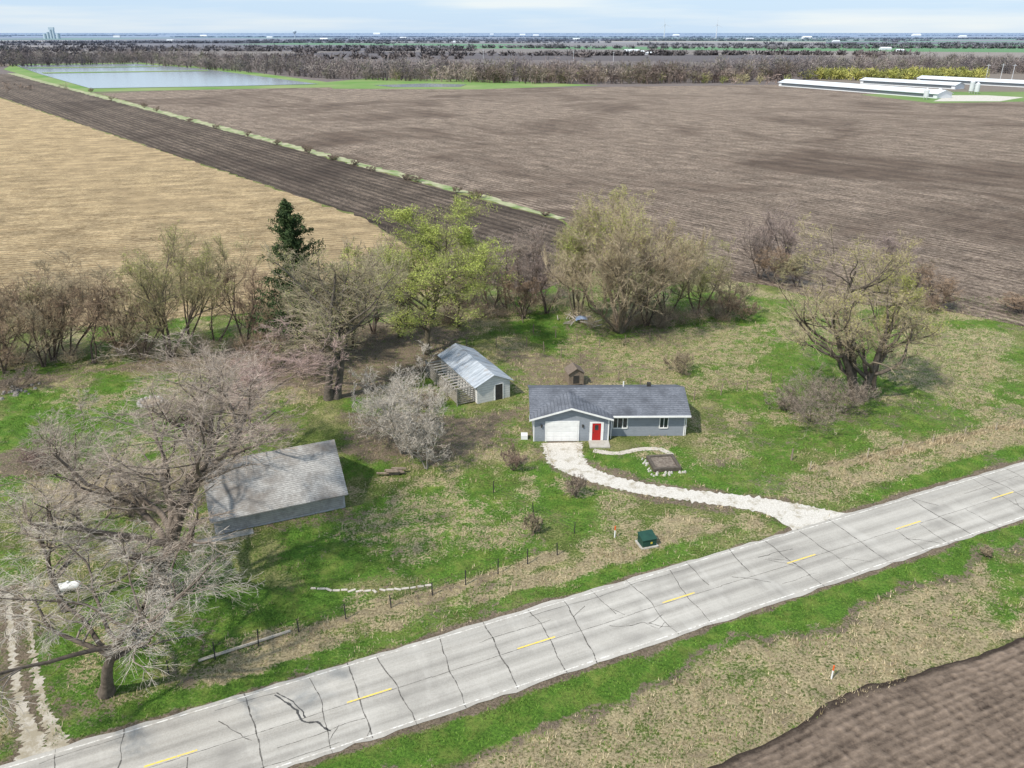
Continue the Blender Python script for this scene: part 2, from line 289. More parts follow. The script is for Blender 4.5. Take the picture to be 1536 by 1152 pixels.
mc=simple('crack_tar',(.07,.065,.058),(.19,.178,.16),1.5); CV=[];CF=[]
def crack(p,ang,Ln,wd,wig=.35,br=True):
    st=.25; a_=ang; pts=[np.array(p,float)]; K=int(Ln/st)
    for i in range(K):
        a_+=rng.normal(0,wig); a_+=(ang-a_)*.4; q=pts[-1]+st*np.array([math.cos(a_),math.sin(a_)])
        if abs(q[1])>RW-.05: break
        pts.append(q)
        if br and rng.random()<.012: crack(q,a_+rng.choice([-1,1])*rng.uniform(.5,1.3),rng.uniform(1,3),wd*.7,wig,False)
    for i in range(len(pts)-1):
        d=pts[i+1]-pts[i]; nn=np.array([-d[1],d[0]])/st*wd*.5*rng.uniform(.5,1.5); b=len(CV)
        for q in (pts[i]-nn,pts[i+1]+d*.1-nn,pts[i+1]+d*.1+nn,pts[i]+nn):
            w_=R(q[0],q[1]); CV.append((w_[0],w_[1],.034))
        CF.append((b,b+1,b+2,b+3))
s=-60
while s<190:
    sd_=rng.choice([-1,1]); crack((s,-RW*sd_),math.pi/2*sd_+rng.normal(0,.07),rng.choice([3.4,7.2],p=[.25,.75]),rng.uniform(.045,.08),.17); s+=rng.uniform(2.2,4.4)
for s in np.arange(-60,190,8): crack((s,-.14),0,8,.035,.03,False)
for s in np.arange(-60,190,7): 
    for oo in (1.75,-1.8,RW-.75,-RW+.8):
        if rng.random()<.3: crack((s+rng.uniform(-3,3),oo+rng.normal(0,.1)),0,rng.uniform(3,10),.035,.10)
for k in range(10): crack((rng.uniform(-40,60),rng.uniform(-2,2)),rng.uniform(-1,1),rng.uniform(2,5),.05,.3)
npmesh('pavement_cracks',CV,CF,mc)['kind']='stuff'
CV=[];CF=[]; ca=G(412,1043)-cen; cb=G(492,1113)-cen; ca=np.array([ca@rd,min(ca@rn,RW-.3)]);cb=np.array([cb@rd,cb@rn]); d=cb-ca
crack(ca,math.atan2(d[1],d[0]),float(np.hypot(*d)),.12,.35,False); crack(ca+.15,math.atan2(d[1],d[0])+.1,float(np.hypot(*d))*.6,.08,.4,False); npmesh('pavement_cracks',CV,CF,simple('fresh_tar',(.05,.048,.045),(.1,.1,.1),2))['kind']='stuff'
# ------------------------------------------------------------------ gravel drives / water
def gravel(name,lo_,hi_,c2):
    n=NT(name); c=n.noise(7,8,.85); b=n.noise(.9,6,.7); n.col(n.mix(n.mix((.36,.33,.29),c2,n.rng(c,.35,.62)),(.29,.25,.18),n.rng(b,lo_,hi_,0,.9))); n.bump(c,.6,.06); return n.m
MG=gravel('gravel',.51,.66,(.68,.645,.59)); MG2=gravel('dirty_gravel',.42,.55,(.50,.45,.37))
def ribbon(name,cl,ws,z,mat,seed,jit=.15):
    rng=np.random.default_rng(seed); P=np.array(cl); t=np.linspace(0,len(P)-1,len(P)*22)
    def cr(A,t):
        i=np.clip(np.floor(t).astype(int),0,len(A)-2);f=(t-i)[:,None];g=lambda k:A[np.clip(k,0,len(A)-1)]
        p0,p1,p2,p3=g(i-1),g(i),g(i+1),g(i+2); return .5*(2*p1+(p2-p0)*f+(2*p0-5*p1+4*p2-p3)*f**2+(3*p1-p0-3*p2+p3)*f**3)
    Q=cr(P,t); W=cr(np.array(ws,float)[:,None],t)[:,0]; d=np.gradient(Q,axis=0);d/=np.linalg.norm(d,axis=1)[:,None]; q=np.stack([-d[:,1],d[:,0]],1)
    l=Q+q*(W/2+rng.normal(0,jit,len(Q)))[:,None]; r=Q-q*(W/2+rng.normal(0,jit,len(Q)))[:,None]; K=len(Q)
    V=np.concatenate([np.stack([l,r],1).reshape(-1,2),np.full((2*K,1),z)],1); o=npmesh(name,V,[(2*i+1,2*i+3,2*i+2,2*i) for i in range(K-1)],mat); o['kind']='structure'; return o
ribbon('gravel_driveway',drive,[4.2,3.8,2.4,2.1,2.1,2.6,4.2,6.0],.012,MG,1,.13)
poly('gravel_apron',GP([(1140,760),(1200,763),(1280,770),(1300,773),(1200,808),(1190,797)]),.016,MG,.15,.6,7)
ribbon('gravel_lane',lane,[.4,.4,.45,.6,1.2,2.0],.012,MG2,2,.12)
l2=[p+np.array([1.5,0]) for p in lane]; ribbon('gravel_lane',l2,[.3,.35,.4,.5,1.1,1.9],.013,MG2,5,.12)
mpv=simple('paver_stone',(.40,.36,.31),(.56,.51,.45),2,.9,.3)
ribbon('garden_path',GP([(890,676),(925,680),(960,674),(990,674),(1008,683)]),[.8,.7,.7,.7,.7],.02,mpv,4,.04)
n=NT('water'); n.col((.26,.29,.31)); n.b.inputs['Roughness'].default_value=.16; n.b.inputs['Specular IOR Level'].default_value=.8; n.bump(n.noise(.4,4),.05,.1); MW=n.m
mb=simple('pond_bank',(.10,.22,.045),(.24,.28,.12),.02,.95)
poly('pond_bank',GP([(5,104),(20,96),(215,94),(330,102),(520,127),(500,131),(330,134),(130,138),(60,120)]),.06,mb)
poly('pond',GP([(22,98.2),(205,96),(300,103),(478,126.5),(330,130),(135,133),(62,112)]),.3,MW)
for q in [[(40,102),(240,100),(236,100.9),(44,103.1)],[(62,109.4),(310,106),(316,107),(66,110.9)]]: poly('pond_dike',GP(q),.5,mb)
poly('pond_bank',GP([(480,124),(560,117),(730,120),(900,128),(720,134),(500,133)]),.05,mb)
poly('pond',GP([(560,128),(640,125.5),(700,127),(690,130.5),(590,131)]),.2,MW)
# ------------------------------------------------------------------ trees
def nrm(v): return v/np.maximum(np.linalg.norm(v,axis=-1,keepdims=True),1e-9)
def grow(rng,P,D,L,K,wig,upw):
    pts=np.empty((len(P),K+1,3));pts[:,0]=P;d=D.copy()
    for k in range(K):
        d=d+rng.normal(0,wig,d.shape);d[:,2]+=upw;d=nrm(d);pts[:,k+1]=pts[:,k]+d*(L/K)[:,None]
    return pts
def kids(rng,pts,rad,L,m,t0,t1,am,asd,lr,rr,uz=0):
    N,K1,_=pts.shape;K=K1-1;t=rng.uniform(t0,t1,(N,m));pi=np.repeat(np.arange(N),m);t=t.ravel();f=t*K;i=np.minimum(f.astype(int),K-1);f=(f-i)[:,None]
    p=pts[pi,i]*(1-f)+pts[pi,i+1]*f;T=nrm(pts[pi,i+1]-pts[pi,i]);q=rng.normal(0,1,T.shape);q[:,2]+=uz;q=nrm(q-T*(q*T).sum(1,keepdims=True))
    a=rng.normal(am,asd,len(t))[:,None];D=T*np.cos(a)+q*np.sin(a)
    return p,D,L[pi]*lr*(1.15-.6*t)*rng.uniform(.6,1.25,len(t)),(rad[pi,i]*(1-f[:,0])+rad[pi,i+1]*f[:,0])*rr
def tubes(rng,pts,rad,S_):
    N,K1,_=pts.shape;T=nrm(np.gradient(pts,axis=1));ref=nrm(rng.normal(0,1,(N,1,3)));A=nrm(np.cross(T,ref));B=np.cross(T,A)
    th=np.arange(S_)*2*math.pi/S_; V=pts[:,:,None]+rad[:,:,None,None]*(A[:,:,None]*np.cos(th)[:,None]+B[:,:,None]*np.sin(th)[:,None])
    idx=np.arange(N*K1*S_).reshape(N,K1,S_);nx=np.roll(idx,-1,2)
    return V.reshape(-1,3),np.stack([idx[:,:-1],nx[:,:-1],nx[:,1:],idx[:,1:]],-1).reshape(-1,4)
def lin(r0,r1,K): return r0[:,None]+(r1-r0)[:,None]*np.linspace(0,1,K+1)
MBK=attrm('bark',.95,.5,3.0); MTW=attrm('twigs_and_leaves',.9,.3,.8)
def leafq(rng,P,size,elong=1.0):
    N=len(P);a=nrm(rng.normal(0,1,(N,3)));b=nrm(np.cross(a,rng.normal(0,1,(N,3))));s=(size*rng.uniform(.6,1.4,N))[:,None]
    V=np.stack([P-a*s*elong,P+b*s*.6,P+a*s*elong,P-b*s*.6],1).reshape(-1,3); return V,np.arange(4*N).reshape(N,4)
BASE=dict(nt=1,n=(12,9,8,7),t0=.25,am=.72,lr=(.62,.55,.5,.5),up=(.02,.08,.06,.03),wig=(.07,.16,.2,.22),tr=.32,tw=.009,tc=(.13,.105,.085),cc=(.27,.24,.21),cv=.3,leaf=None,lean=0,splay=.4)
def tree(name,label,cat,bx,by,ty,wpx,seed,cdx=0,group=None,**kw):
    s=dict(BASE);s.update(kw);rng=np.random.default_rng(seed);g=G(bx,by);Hm=max(1.0,TOP(g[1],ty));Wm=WID(bx,by,wpx)
    E=thing(name,label,cat,(g[0],g[1],0),0,group)
    n_=s['nt']; P=np.zeros((n_,3)); D=np.zeros((n_,3));D[:,2]=1
    if n_>1:
        an=np.arange(n_)*2.4+rng.uniform(0,6);P[:,0]=np.cos(an)*.015;P[:,1]=np.sin(an)*.015;D[:,0]=np.cos(an)*s['splay']*rng.uniform(.3,1.3,n_);D[:,1]=np.sin(an)*s['splay']*rng.uniform(.3,1.3,n_);D=nrm(D)
    else: D[:,0]+=s['lean']
    L0=np.full(n_,.8)*rng.uniform(.75,1,n_);u_=s['up'];wg=s['wig'];n4=s['n']
    p0=grow(rng,P,D,L0,10,wg[0],u_[0]);r0=lin(np.full(n_,s['tr']),np.full(n_,s['tr']*.22),10);r0[:,0]*=1.45
    a1=kids(rng,p0,r0,L0,n4[0],s['t0'],1,s['am'],.22,s['lr'][0],.66);p1=grow(rng,a1[0],a1[1],a1[2],8,wg[1],u_[1]);r1=lin(a1[3],a1[3]*.25,8)
    uz=.5 if u_[2]>=0 else 0
    a2=kids(rng,p1,r1,a1[2],n4[1],.2,1,.7,.25,s['lr'][1],.55,uz);p2=grow(rng,a2[0],a2[1],a2[2],6,wg[2],u_[2]);r2=np.maximum(lin(a2[3],a2[3]*.3,6),s['tw']*1.5)
    a3=kids(rng,p2,r2,a2[2],n4[2],.15,1,.65,.25,s['lr'][2],.5,uz);p3=grow(rng,a3[0],a3[1],a3[2],4,wg[3],u_[3]);r3=np.minimum(np.maximum(lin(a3[3],a3[3]*.4,4),s['tw']),s['tw']*2.2)
    a4=kids(rng,p3,r3,a3[2],n4[3],.1,1,.6,.25,s['lr'][3],.7);p4=grow(rng,a4[0],a4[1],a4[2],3,wg[3],u_[3]);r4=np.maximum(lin(a4[3],a4[3]*.5,3),s['tw']*.7);r4=np.minimum(r4,s['tw'])
    al=p3.reshape(-1,3); zs=Hm/np.percentile(al[:,2],99.6); c_=np.median(al[:,:2],axis=0); xsx=(Wm/2)/np.percentile(np.abs(al[:,0]-c_[0]),98); xsy=(Wm/2)/np.percentile(np.abs(al[:,1]-c_[1]),98)
    cd=(bx+cdx-768)/F*(g[1]*C+(H-.6*Hm)*S)-g[0]
    for p in (p0,p1,p2,p3,p4):
        p[...,0]*=xsx;p[...,1]*=xsy;p[...,2]*=zs; k=np.clip(p[...,2]/Hm*1.6,0,1); p[...,0]+=(-c_[0]*xsx)*k; p[...,1]-=c_[1]*xsy*k
        r=np.hypot(p[...,0],p[...,1]);R0=Wm*.47;f=np.where(r>R0,(R0+(r-R0)*.35)/np.maximum(r,1e-6),1);p[...,0]*=f;p[...,1]*=f;p[...,0]+=cd*k
        p[...,2]=np.where(p[...,2]>Hm,Hm+(p[...,2]-Hm)*.5,np.maximum(p[...,2],.05))
    def col(pts,S_,c,v): 
        N,K1,_=pts.shape;b=np.array(c)*(1+rng.normal(0,v,(N,1)));b=np.repeat(b,K1*S_,0);return np.clip(b,.01,1)
    V0,F0=tubes(rng,p0,r0,8);V1,F1=tubes(rng,p1,r1,6)
    npmesh('trunk',np.concatenate([V0,V1]),np.concatenate([F0,F1+len(V0)]),MBK,np.concatenate([col(p0,8,s['tc'],.05),col(p1,6,np.array(s['tc'])*1.15,.1)]),True,E)
    Vs=[];Fs=[];Cs=[];b=0;cc=np.array(s['cc']);tc=np.array(s['tc'])
    for p,r,S_,c in ((p2,r2,4,tc*.9+cc*.2),(p3,r3,3,cc*.85),(p4,r4,3,cc)):
        V_,F_=tubes(rng,p,r,S_);Vs.append(V_);Fs.append(F_+b);b+=len(V_);Cs.append(col(p,S_,c,s['cv']))
    if s['leaf']:
        cnt,sz,c1,c2=s['leaf'][:4]; hi=s['leaf'][4] if len(s['leaf'])>4 else 0
        src=p4.reshape(-1,3)
        wgt=np.clip((src[:,2]/Hm-hi)*3,0.02,1)*np.clip((vn(src[:,0]+seed,src[:,1]+src[:,2]*.7,1.8)-.2)*2.5,.08,1); wgt/=wgt.sum()
        q=src[rng.choice(len(src),cnt,p=wgt)]+rng.normal(0,.22,(cnt,3)); V_,F_=leafq(rng,q,sz,1.3)
        Vs.append(V_);Fs.append(F_+b);k=np.clip(rng.random((cnt,1))*.7+.3*vn(q[:,0]*1.0,q[:,2]+q[:,1],1.2)[:,None],0,1);Cs.append(np.repeat(np.array(c1)*(1-k)+np.array(c2)*k,4,0))
    npmesh('crown',np.concatenate(Vs),np.concatenate(Fs),MTW,np.concatenate(Cs),False,E)
    return E
BRN=(.38,.275,.195);PUR=(.40,.32,.29);TAN=(.44,.36,.245);OLV=(.41,.36,.215)
YG1=(.19,.26,.05);YG2=(.46,.52,.13)
# foreground
tree('bare_tree','old weeping bare tree with drooping pale grey twigs','tree',160,1040,810,400,11,35,n=(12,9,10,8),am=.9,up=(.0,.02,-.07,-.14),t0=.35,tr=.42,tw=.0085,cc=(.55,.49,.42),lr=(.65,.55,.5,.55))
tree('bare_tree','large bare spreading tree with thick grey trunk','tree',238,890,545,400,18,50,n=(17,11,11,9),am=.62,tr=.62,tw=.0088,cc=(.47,.39,.325),tc=(.14,.115,.095),wig=(.08,.16,.18,.2),t0=.22,up=(.02,.13,.10,.04),lr=(.6,.5,.48,.5))
tree('bare_tree','bare tree with ivy-darkened low trunk and drooping twigs','tree',100,915,700,230,13,-10,n=(9,8,8,6),am=.65,up=(.02,.10,.05,0),tr=.26,tw=.009,cc=(.52,.45,.38))
tree('bare_tree','bare tree with purplish twigs behind grey garage','tree',372,705,500,235,14,15,n=(14,10,10,8),tr=.36,cc=(.50,.37,.33),tw=.010,am=.65,up=(.02,.1,.08,.04))
tree('bare_tree','bare young tree with thin grey branches on lawn','tree',120,790,590,150,15,n=(10,9,8,7),tr=.18,cc=(.50,.43,.36),am=.6,up=(.02,.12,.08,.03))
# yard
tree('white_birch_tree','small multi-stemmed bare tree with whitish twigs','tree',605,680,528,150,16,n=(10,8,8,5),nt=5,splay=.6,tr=.10,tc=(.33,.30,.26),cc=(.60,.54,.47),t0=.15,tw=.010)
tree('white_birch_tree','little bare whitish tree on dirt beside shed','tree',640,703,612,85,17,n=(8,7,7,5),nt=3,tr=.07,tc=(.33,.30,.26),cc=(.58,.52,.45),t0=.15,tw=.009)
tree('tall_bare_tree','tall old bare tree with yellowish budding twigs','tree',500,598,362,195,25,18,n=(13,9,10,8),tr=.5,nt=2,splay=.22,cc=(.44,.38,.26),leaf=(6000,.055,YG1,(.46,.46,.18)),tc=(.14,.12,.10),tw=.010,up=(.02,.1,.07,.03),am=.65)
tree('leafing_tree','tall tree with fresh yellow-green spring leaves','tree',640,530,308,245,27,10,n=(22,12,9,7),tr=.40,t0=.2,tc=(.14,.12,.085),cc=(.36,.33,.18),leaf=(50000,.07,(.22,.28,.055),(.50,.55,.15),.0),wig=(.06,.13,.18,.22),am=.85,up=(.02,.07,.05,.02),lr=(.55,.48,.5,.5))
tree('willow_tree','broad many-stemmed willow with dense tan twigs','tree',930,498,296,235,20,0,n=(9,9,9,8),nt=8,splay=.5,tr=.24,t0=.2,tc=(.20,.165,.125),cc=(.50,.41,.28),up=(.02,.08,.05,.03),am=.55,leaf=(6500,.065,(.30,.32,.09),(.50,.50,.16),.6),tw=.0115)
tree('willow_tree','smaller willow with dense tan twigs and yellow buds','tree',865,480,318,115,21,n=(9,9,9,7),nt=5,splay=.4,tr=.18,cc=(.47,.41,.25),am=.5,leaf=(7000,.065,YG1,YG2,.4),tw=.011,tc=(.2,.17,.12))
tree('gnarled_tree','gnarled two-stemmed old tree with crooked broken limbs','tree',1285,598,352,240,31,-10,n=(10,8,9,7),nt=3,splay=.4,tr=.5,tc=(.12,.10,.082),cc=(.47,.39,.26),wig=(.10,.22,.24,.24),up=(.03,.10,.07,.03),leaf=(4500,.06,(.28,.28,.09),(.50,.47,.17),.35),t0=.22,tw=.010)
tree('budding_tree','slender tree with olive budding twigs in pasture','tree',1310,585,385,125,23,35,n=(10,9,8,7),tr=.26,cc=(.46,.41,.24),leaf=(6500,.065,(.30,.32,.08),(.50,.49,.17)),am=.6,up=(.02,.1,.08,.03))
# windbreak
rows=[(30,545,410,140,OLV),(105,535,378,170,TAN),(180,530,420,115,BRN),(325,512,365,125,OLV),(370,520,400,100,BRN),(420,520,435,70,TAN),(5,560,450,100,BRN),(285,505,345,105,OLV),
      (700,465,365,95,PUR),(760,462,335,105,(.41,.34,.29)),(800,455,335,90,(.41,.33,.29)),(560,500,350,110,(.43,.37,.27)),(735,470,390,80,BRN),
      (65,550,420,100,TAN),(215,538,405,100,TAN),(-30,560,430,120,BRN),(400,545,460,60,BRN),(600,505,385,80,(.42,.36,.27)),(690,490,420,70,BRN),(820,470,380,80,PUR),(785,478,410,60,BRN),(530,520,400,70,(.43,.37,.27)),(1000,480,350,100,(.47,.40,.26)),(970,488,330,110,TAN),(140,545,425,100,BRN),(0,540,440,100,TAN),(80,540,410,100,BRN)]
for i,(x,y,t,w_,c) in enumerate(rows):
    lb={PUR:'bare purplish windbreak tree with slim upright branches',OLV:'bare olive-tinged windbreak tree with slim upright branches',TAN:'bare tan windbreak tree with slim upright branches'}.get(c,'bare brownish windbreak tree with slim upright branches')
    tree('windbreak_tree',lb,'tree',x,y,t,w_,40+i,group='windbreak trees along the field edge',n=(8,7,7,7),nt=2+i%3,splay=.35,tr=.13,cc=c,am=.5,t0=.12,tw=.0115,tc=(.13,.10,.08),up=(.03,.12,.08,.04),leaf=(1200,.055,YG1,(.46,.46,.16)) if c is OLV else None)
tree('budding_tree','olive-tinged budding tree with many upright limbs','tree',255,535,345,165,60,n=(11,9,9,7),nt=3,tr=.2,cc=(.42,.37,.21),leaf=(4500,.06,YG1,(.46,.46,.15)),am=.5,tw=.010)
tree('budding_tree','small yellowish budding tree at willow edge','tree',1045,470,360,105,61,n=(10,9,9,6),nt=3,tr=.15,cc=(.44,.39,.24),leaf=(5000,.06,YG1,(.46,.46,.15)),am=.55)
for i,(x,y,t,w_,c) in enumerate([(1090,475,390,95,(.36,.30,.21)),(1138,418,320,85,PUR),(1180,412,305,80,PUR),(1195,430,375,80,(.40,.36,.21)),(1340,420,350,80,PUR),(1405,462,400,70,BRN),(1532,470,440,60,BRN),(1370,440,385,70,(.36,.30,.22)),(1160,425,370,60,BRN)]):
    tree('bare_tree','bare tree with thin grey-purple twigs at field edge','tree',x,y,t,w_,70+i,group='bare trees behind the pasture',n=(8,8,7,5),nt=3,splay=.35,tr=.12,cc=c,am=.55,t0=.12,tw=.0125,tc=(.15,.12,.105))
# shrubs
for i,(x,y,t,w_,c) in enumerate([(1215,632,560,150,(.40,.33,.27)),(1265,620,565,100,(.40,.33,.27)),(1075,478,425,80,BRN),(770,706,668,42,(.42,.30,.24)),(863,745,712,34,(.38,.30,.24)),(25,585,555,60,(.3,.24,.2)),(60,700,672,80,(.30,.20,.18)),
   (195,775,728,90,(.40,.31,.26)),(385,560,500,70,BRN),(455,570,500,70,(.34,.27,.21)),(1020,560,525,50,TAN),(800,800,770,30,TAN),(1395,470,440,50,BRN),(985,490,440,60,TAN),(640,610,585,60,(.34,.27,.21)),(1480,835,820,20,TAN),(1180,615,585,70,(.40,.33,.27)),(300,660,630,40,BRN),(1115,480,445,50,BRN)]):
    tree('bare_shrub','low bare twiggy shrub with brown stems','shrub',x,y,t,w_,100+i,group='bare shrubs',n=(7,7,5,3) if w_<100 else (7,6,5,3),nt=6,splay=1.0,tr=.03,cc=c,t0=.05,am=.6,tw=.009,lr=(.7,.6,.5,.5))
for i in range(22):
    t=rng.random(); p=(60+t*770,118+t*208); 
    y_=p[1]+2; tree('fencerow_shrub','small bare bush growing in the fence row','shrub',p[0]+rng.uniform(-8,8),y_,y_-rng.uniform(4,9)-3*t,8+12*t,140+i,group='fence row shrubs',n=(6,6,4,3),nt=5,splay=.8,tr=.06,cc=(.40,.31,.24),tw=.022,t0=.05)
# conifer
def conifer(label,bx,by,ty,wpx,seed):
    rng=np.random.default_rng(seed);g=G(bx,by);Hm=TOP(g[1],ty);g[0]=(bx-768)/F*(g[1]*C+(H-.85*Hm)*S);W=WID(bx,by,wpx)/2;E=thing('spruce_tree',label,'tree',(g[0],g[1],0))
    p0=grow(rng,np.zeros((1,3)),np.array([[0,0,1.]]),np.array([Hm]),12,.015,.02);r0=lin(np.array([.3]),np.array([.03]),12);V,F_=tubes(rng,p0,r0,8);npmesh('trunk',V,F_,MBK,np.tile([.09,.07,.055],(len(V),1)),True,E)
    N=300;t=1-rng.uniform(.0,.85,N)**.9;t=np.clip(t,.12,.99);an=rng.uniform(0,6.28,N);Ln=W*np.maximum(1.02-t,.01)**.8*rng.uniform(.4,1.3,N)*(.6+.8*vn(t*20+an,t*9,1.0))
    P=np.stack([0*t,0*t,t*Hm],1);P[:,:2]+=p0[0,np.minimum((t*12).astype(int),11),:2];D=np.stack([np.cos(an),np.sin(an),.25+0*an],1)
    p1=grow(rng,P,nrm(D),Ln,6,.10,.02);r1=lin(np.full(N,.05),np.full(N,.015),6);V1,F1=tubes(rng,p1,r1,4)
    f=rng.uniform(0.1,1,(N,130));i=np.minimum((f*6).astype(int),5);ff=(f*6-i)[...,None];q=p1[np.arange(N)[:,None],i]*(1-ff)+p1[np.arange(N)[:,None],i+1]*ff
    q=q.reshape(-1,3)+rng.normal(0,1,(N*130,3))*np.array([.15,.15,.13]);q[:,2]-=np.abs(rng.normal(0,.22,len(q)));V2,F2=leafq(rng,q,.10,1.6)
    k=rng.random((len(q),1));c=np.array([.022,.045,.02])*(1-k)+np.array([.10,.14,.055])*k
    npmesh('crown',np.concatenate([V1,V2]),np.concatenate([F1,F2+len(V1)]),MTW,np.concatenate([np.tile([.14,.11,.08],(len(V1),1)),np.repeat(c,4,0)]),False,E)
conifer('tall narrow dark green spruce with ragged crown',440,550,298,180,7)
# ------------------------------------------------------------------ distant woods
def shards(name,TX,TY,TH,TWd,TC,n,sl,sw_,seed,label=None):
    rng=np.random.default_rng(seed);N=len(TX);r=rng.random((N,n))**.4;th=rng.uniform(0,6.28,(N,n));ph=np.arccos(rng.uniform(-1,1,(N,n)))
    lx=r*np.sin(ph)*np.cos(th);ly=r*np.sin(ph)*np.sin(th);lz=r*np.cos(ph)
    P=np.stack([TX[:,None]+lx*TWd[:,None]/2,TY[:,None]+ly*TWd[:,None]/2,TH[:,None]*(.52+.46*lz)],-1)
    D=nrm(np.stack([lx,ly,np.abs(lz)*.4+.35],-1)+rng.normal(0,.45,P.shape));
    ntk=max(1,n//14); P[:,:ntk,0]=TX[:,None]+rng.normal(0,.4,(N,ntk));P[:,:ntk,1]=TY[:,None];P[:,:ntk,2]=TH[:,None]*.2;D[:,:ntk]=(0,0,1)
    q=nrm(np.cross(D,rng.normal(0,1,D.shape)));s=rng.uniform(.6,1.4,(N,n,1))*sl;sw2=rng.uniform(.6,1.4,(N,n,1))*sw_; s[:,:ntk]=(TH*.2)[:,None,None]
    V=np.stack([P-D*s-q*sw2,P-D*s+q*sw2,P+D*s+q*sw2*.3,P+D*s-q*sw2*.3],2).reshape(-1,3);V[:,2]=np.maximum(V[:,2],0)
    c=np.repeat(TC[:,None],n,1)*(1+rng.normal(0,.18,(N,n,1))); c=np.repeat(c.reshape(-1,3),4,0)
    o=npmesh(name,V,np.arange(len(V)).reshape(-1,4),MTW,np.clip(c,.01,1));o['kind']='stuff';return o
rng=np.random.default_rng(8)
def line(N,pts,depth,seed):
    rng=np.random.default_rng(seed);px=rng.uniform(pts[0][0],pts[-1][0],N);py=np.interp(px,[p[0] for p in pts],[p[1] for p in pts]);g=np.array([G(a,b) for a,b in zip(px,py)]);k=1+rng.random(N)**1.3*depth
    g[:,1]*=k;g[:,0]=g[:,0]*k;return g,px
g,px=line(190,[(-60,562),(190,540),(370,528),(480,540),(560,510),(700,480),(840,470),(900,500),(1000,492),(1110,478)],.05,31)
tc=np.array([TAN,(.34,.26,.19),(.44,.37,.26),(.36,.29,.24)])[rng.integers(0,4,len(g))]
shards('undergrowth_brush',g[:,0],g[:,1],rng.uniform(.8,3.0,len(g)),rng.uniform(2,4.5,len(g)),tc,220,.42,.013,32)
g,px=line(2300,[(-120,103),(0,101),(200,96),(330,106),(500,119),(800,126),(1000,126),(1180,122),(1300,112),(1750,110)],.24,1)
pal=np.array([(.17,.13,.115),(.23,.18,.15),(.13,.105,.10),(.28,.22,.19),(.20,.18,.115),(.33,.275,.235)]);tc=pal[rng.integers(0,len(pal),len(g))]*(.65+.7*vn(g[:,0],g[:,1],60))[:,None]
tc=np.where((g[:,1:2]>760),tc*.88+np.array([.01,.02,.035]),tc)  # farther trees get a bluish haze tint in their vertex colour
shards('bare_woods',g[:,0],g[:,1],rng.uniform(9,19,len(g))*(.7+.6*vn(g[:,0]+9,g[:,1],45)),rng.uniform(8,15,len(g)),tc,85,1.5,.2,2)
g,px=line(130,[(1205,119),(1300,121),(1480,121)],.05,3);shards('willow_thicket',g[:,0],g[:,1],rng.uniform(7,12,len(g)),rng.uniform(8,13,len(g)),np.array([(.33,.34,.09),(.42,.40,.12),(.26,.27,.09)])[rng.integers(0,3,len(g))],80,1.4,.28,4)
g,px=line(60,[(560,119),(1180,127)],.03,5);shards('budding_thicket',g[:,0],g[:,1],rng.uniform(6,10,len(g)),rng.uniform(7,11,len(g)),np.array([(.26,.28,.10),(.36,.32,.18),(.38,.29,.25)])[rng.integers(0,3,len(g))],60,1.2,.2,6)
g=np.array([FAR(rng.uniform(-60,110),600+rng.uniform(0,60)) for _ in range(10)]);shards('pond_side_brush',g[:,0],g[:,1],rng.uniform(4,7,10),rng.uniform(5,9,10),np.tile([.26,.2,.16],(10,1)),60,1,.15,9)
TX=[];TY=[];TH=[];TC=[]
for Yc in [1350,1600,1950,2300,2800,3400,4200,5400,7200,10000]:
    hz_=min(1,(Yc-900)/6000);c=np.array([.14,.115,.105])*(1-hz_)+np.array([.16,.225,.33])*hz_  # tree colour fades to painted haze blue with distance
    for q_ in range(3):
        Xc=rng.uniform(-.75,.75)*Yc;Ln=rng.uniform(.25,.8)*Yc;k=int(min(Ln/7,420))
        t=rng.uniform(-.5,.5,k);TX+=list(Xc+t*Ln);TY+=list(Yc+t*Ln*.06+np.sin(t*9)*Yc*.008+rng.normal(0,6,k));TH+=list(rng.uniform(5,10,k));TC+=[c*rng.uniform(.8,1.2) for _ in range(k)]
    for q_ in range(3):
        Xc=rng.uniform(-.8,.8)*Yc;k=12;TX+=list(Xc+rng.normal(0,Yc*.01,k));TY+=list(Yc*1.1+rng.normal(0,15,k));TH+=list(rng.uniform(5,10,k));TC+=[c*rng.uniform(.8,1.2) for _ in range(k)]
for i in range(1500):
    Yc=rng.uniform(14000,17000);TX.append(rng.uniform(-.85,.85)*Yc);TY.append(Yc);TH.append(rng.uniform(8,22));TC.append(np.array([.22,.31,.45]))  # horizon trees coloured entirely as blue haze
TX=np.array(TX);TY=np.array(TY);TH=np.array(TH);shards('distant_tree_lines',TX,TY,TH,TH*1.5+TY/400,np.array(TC),14,3.6,1.5,10)
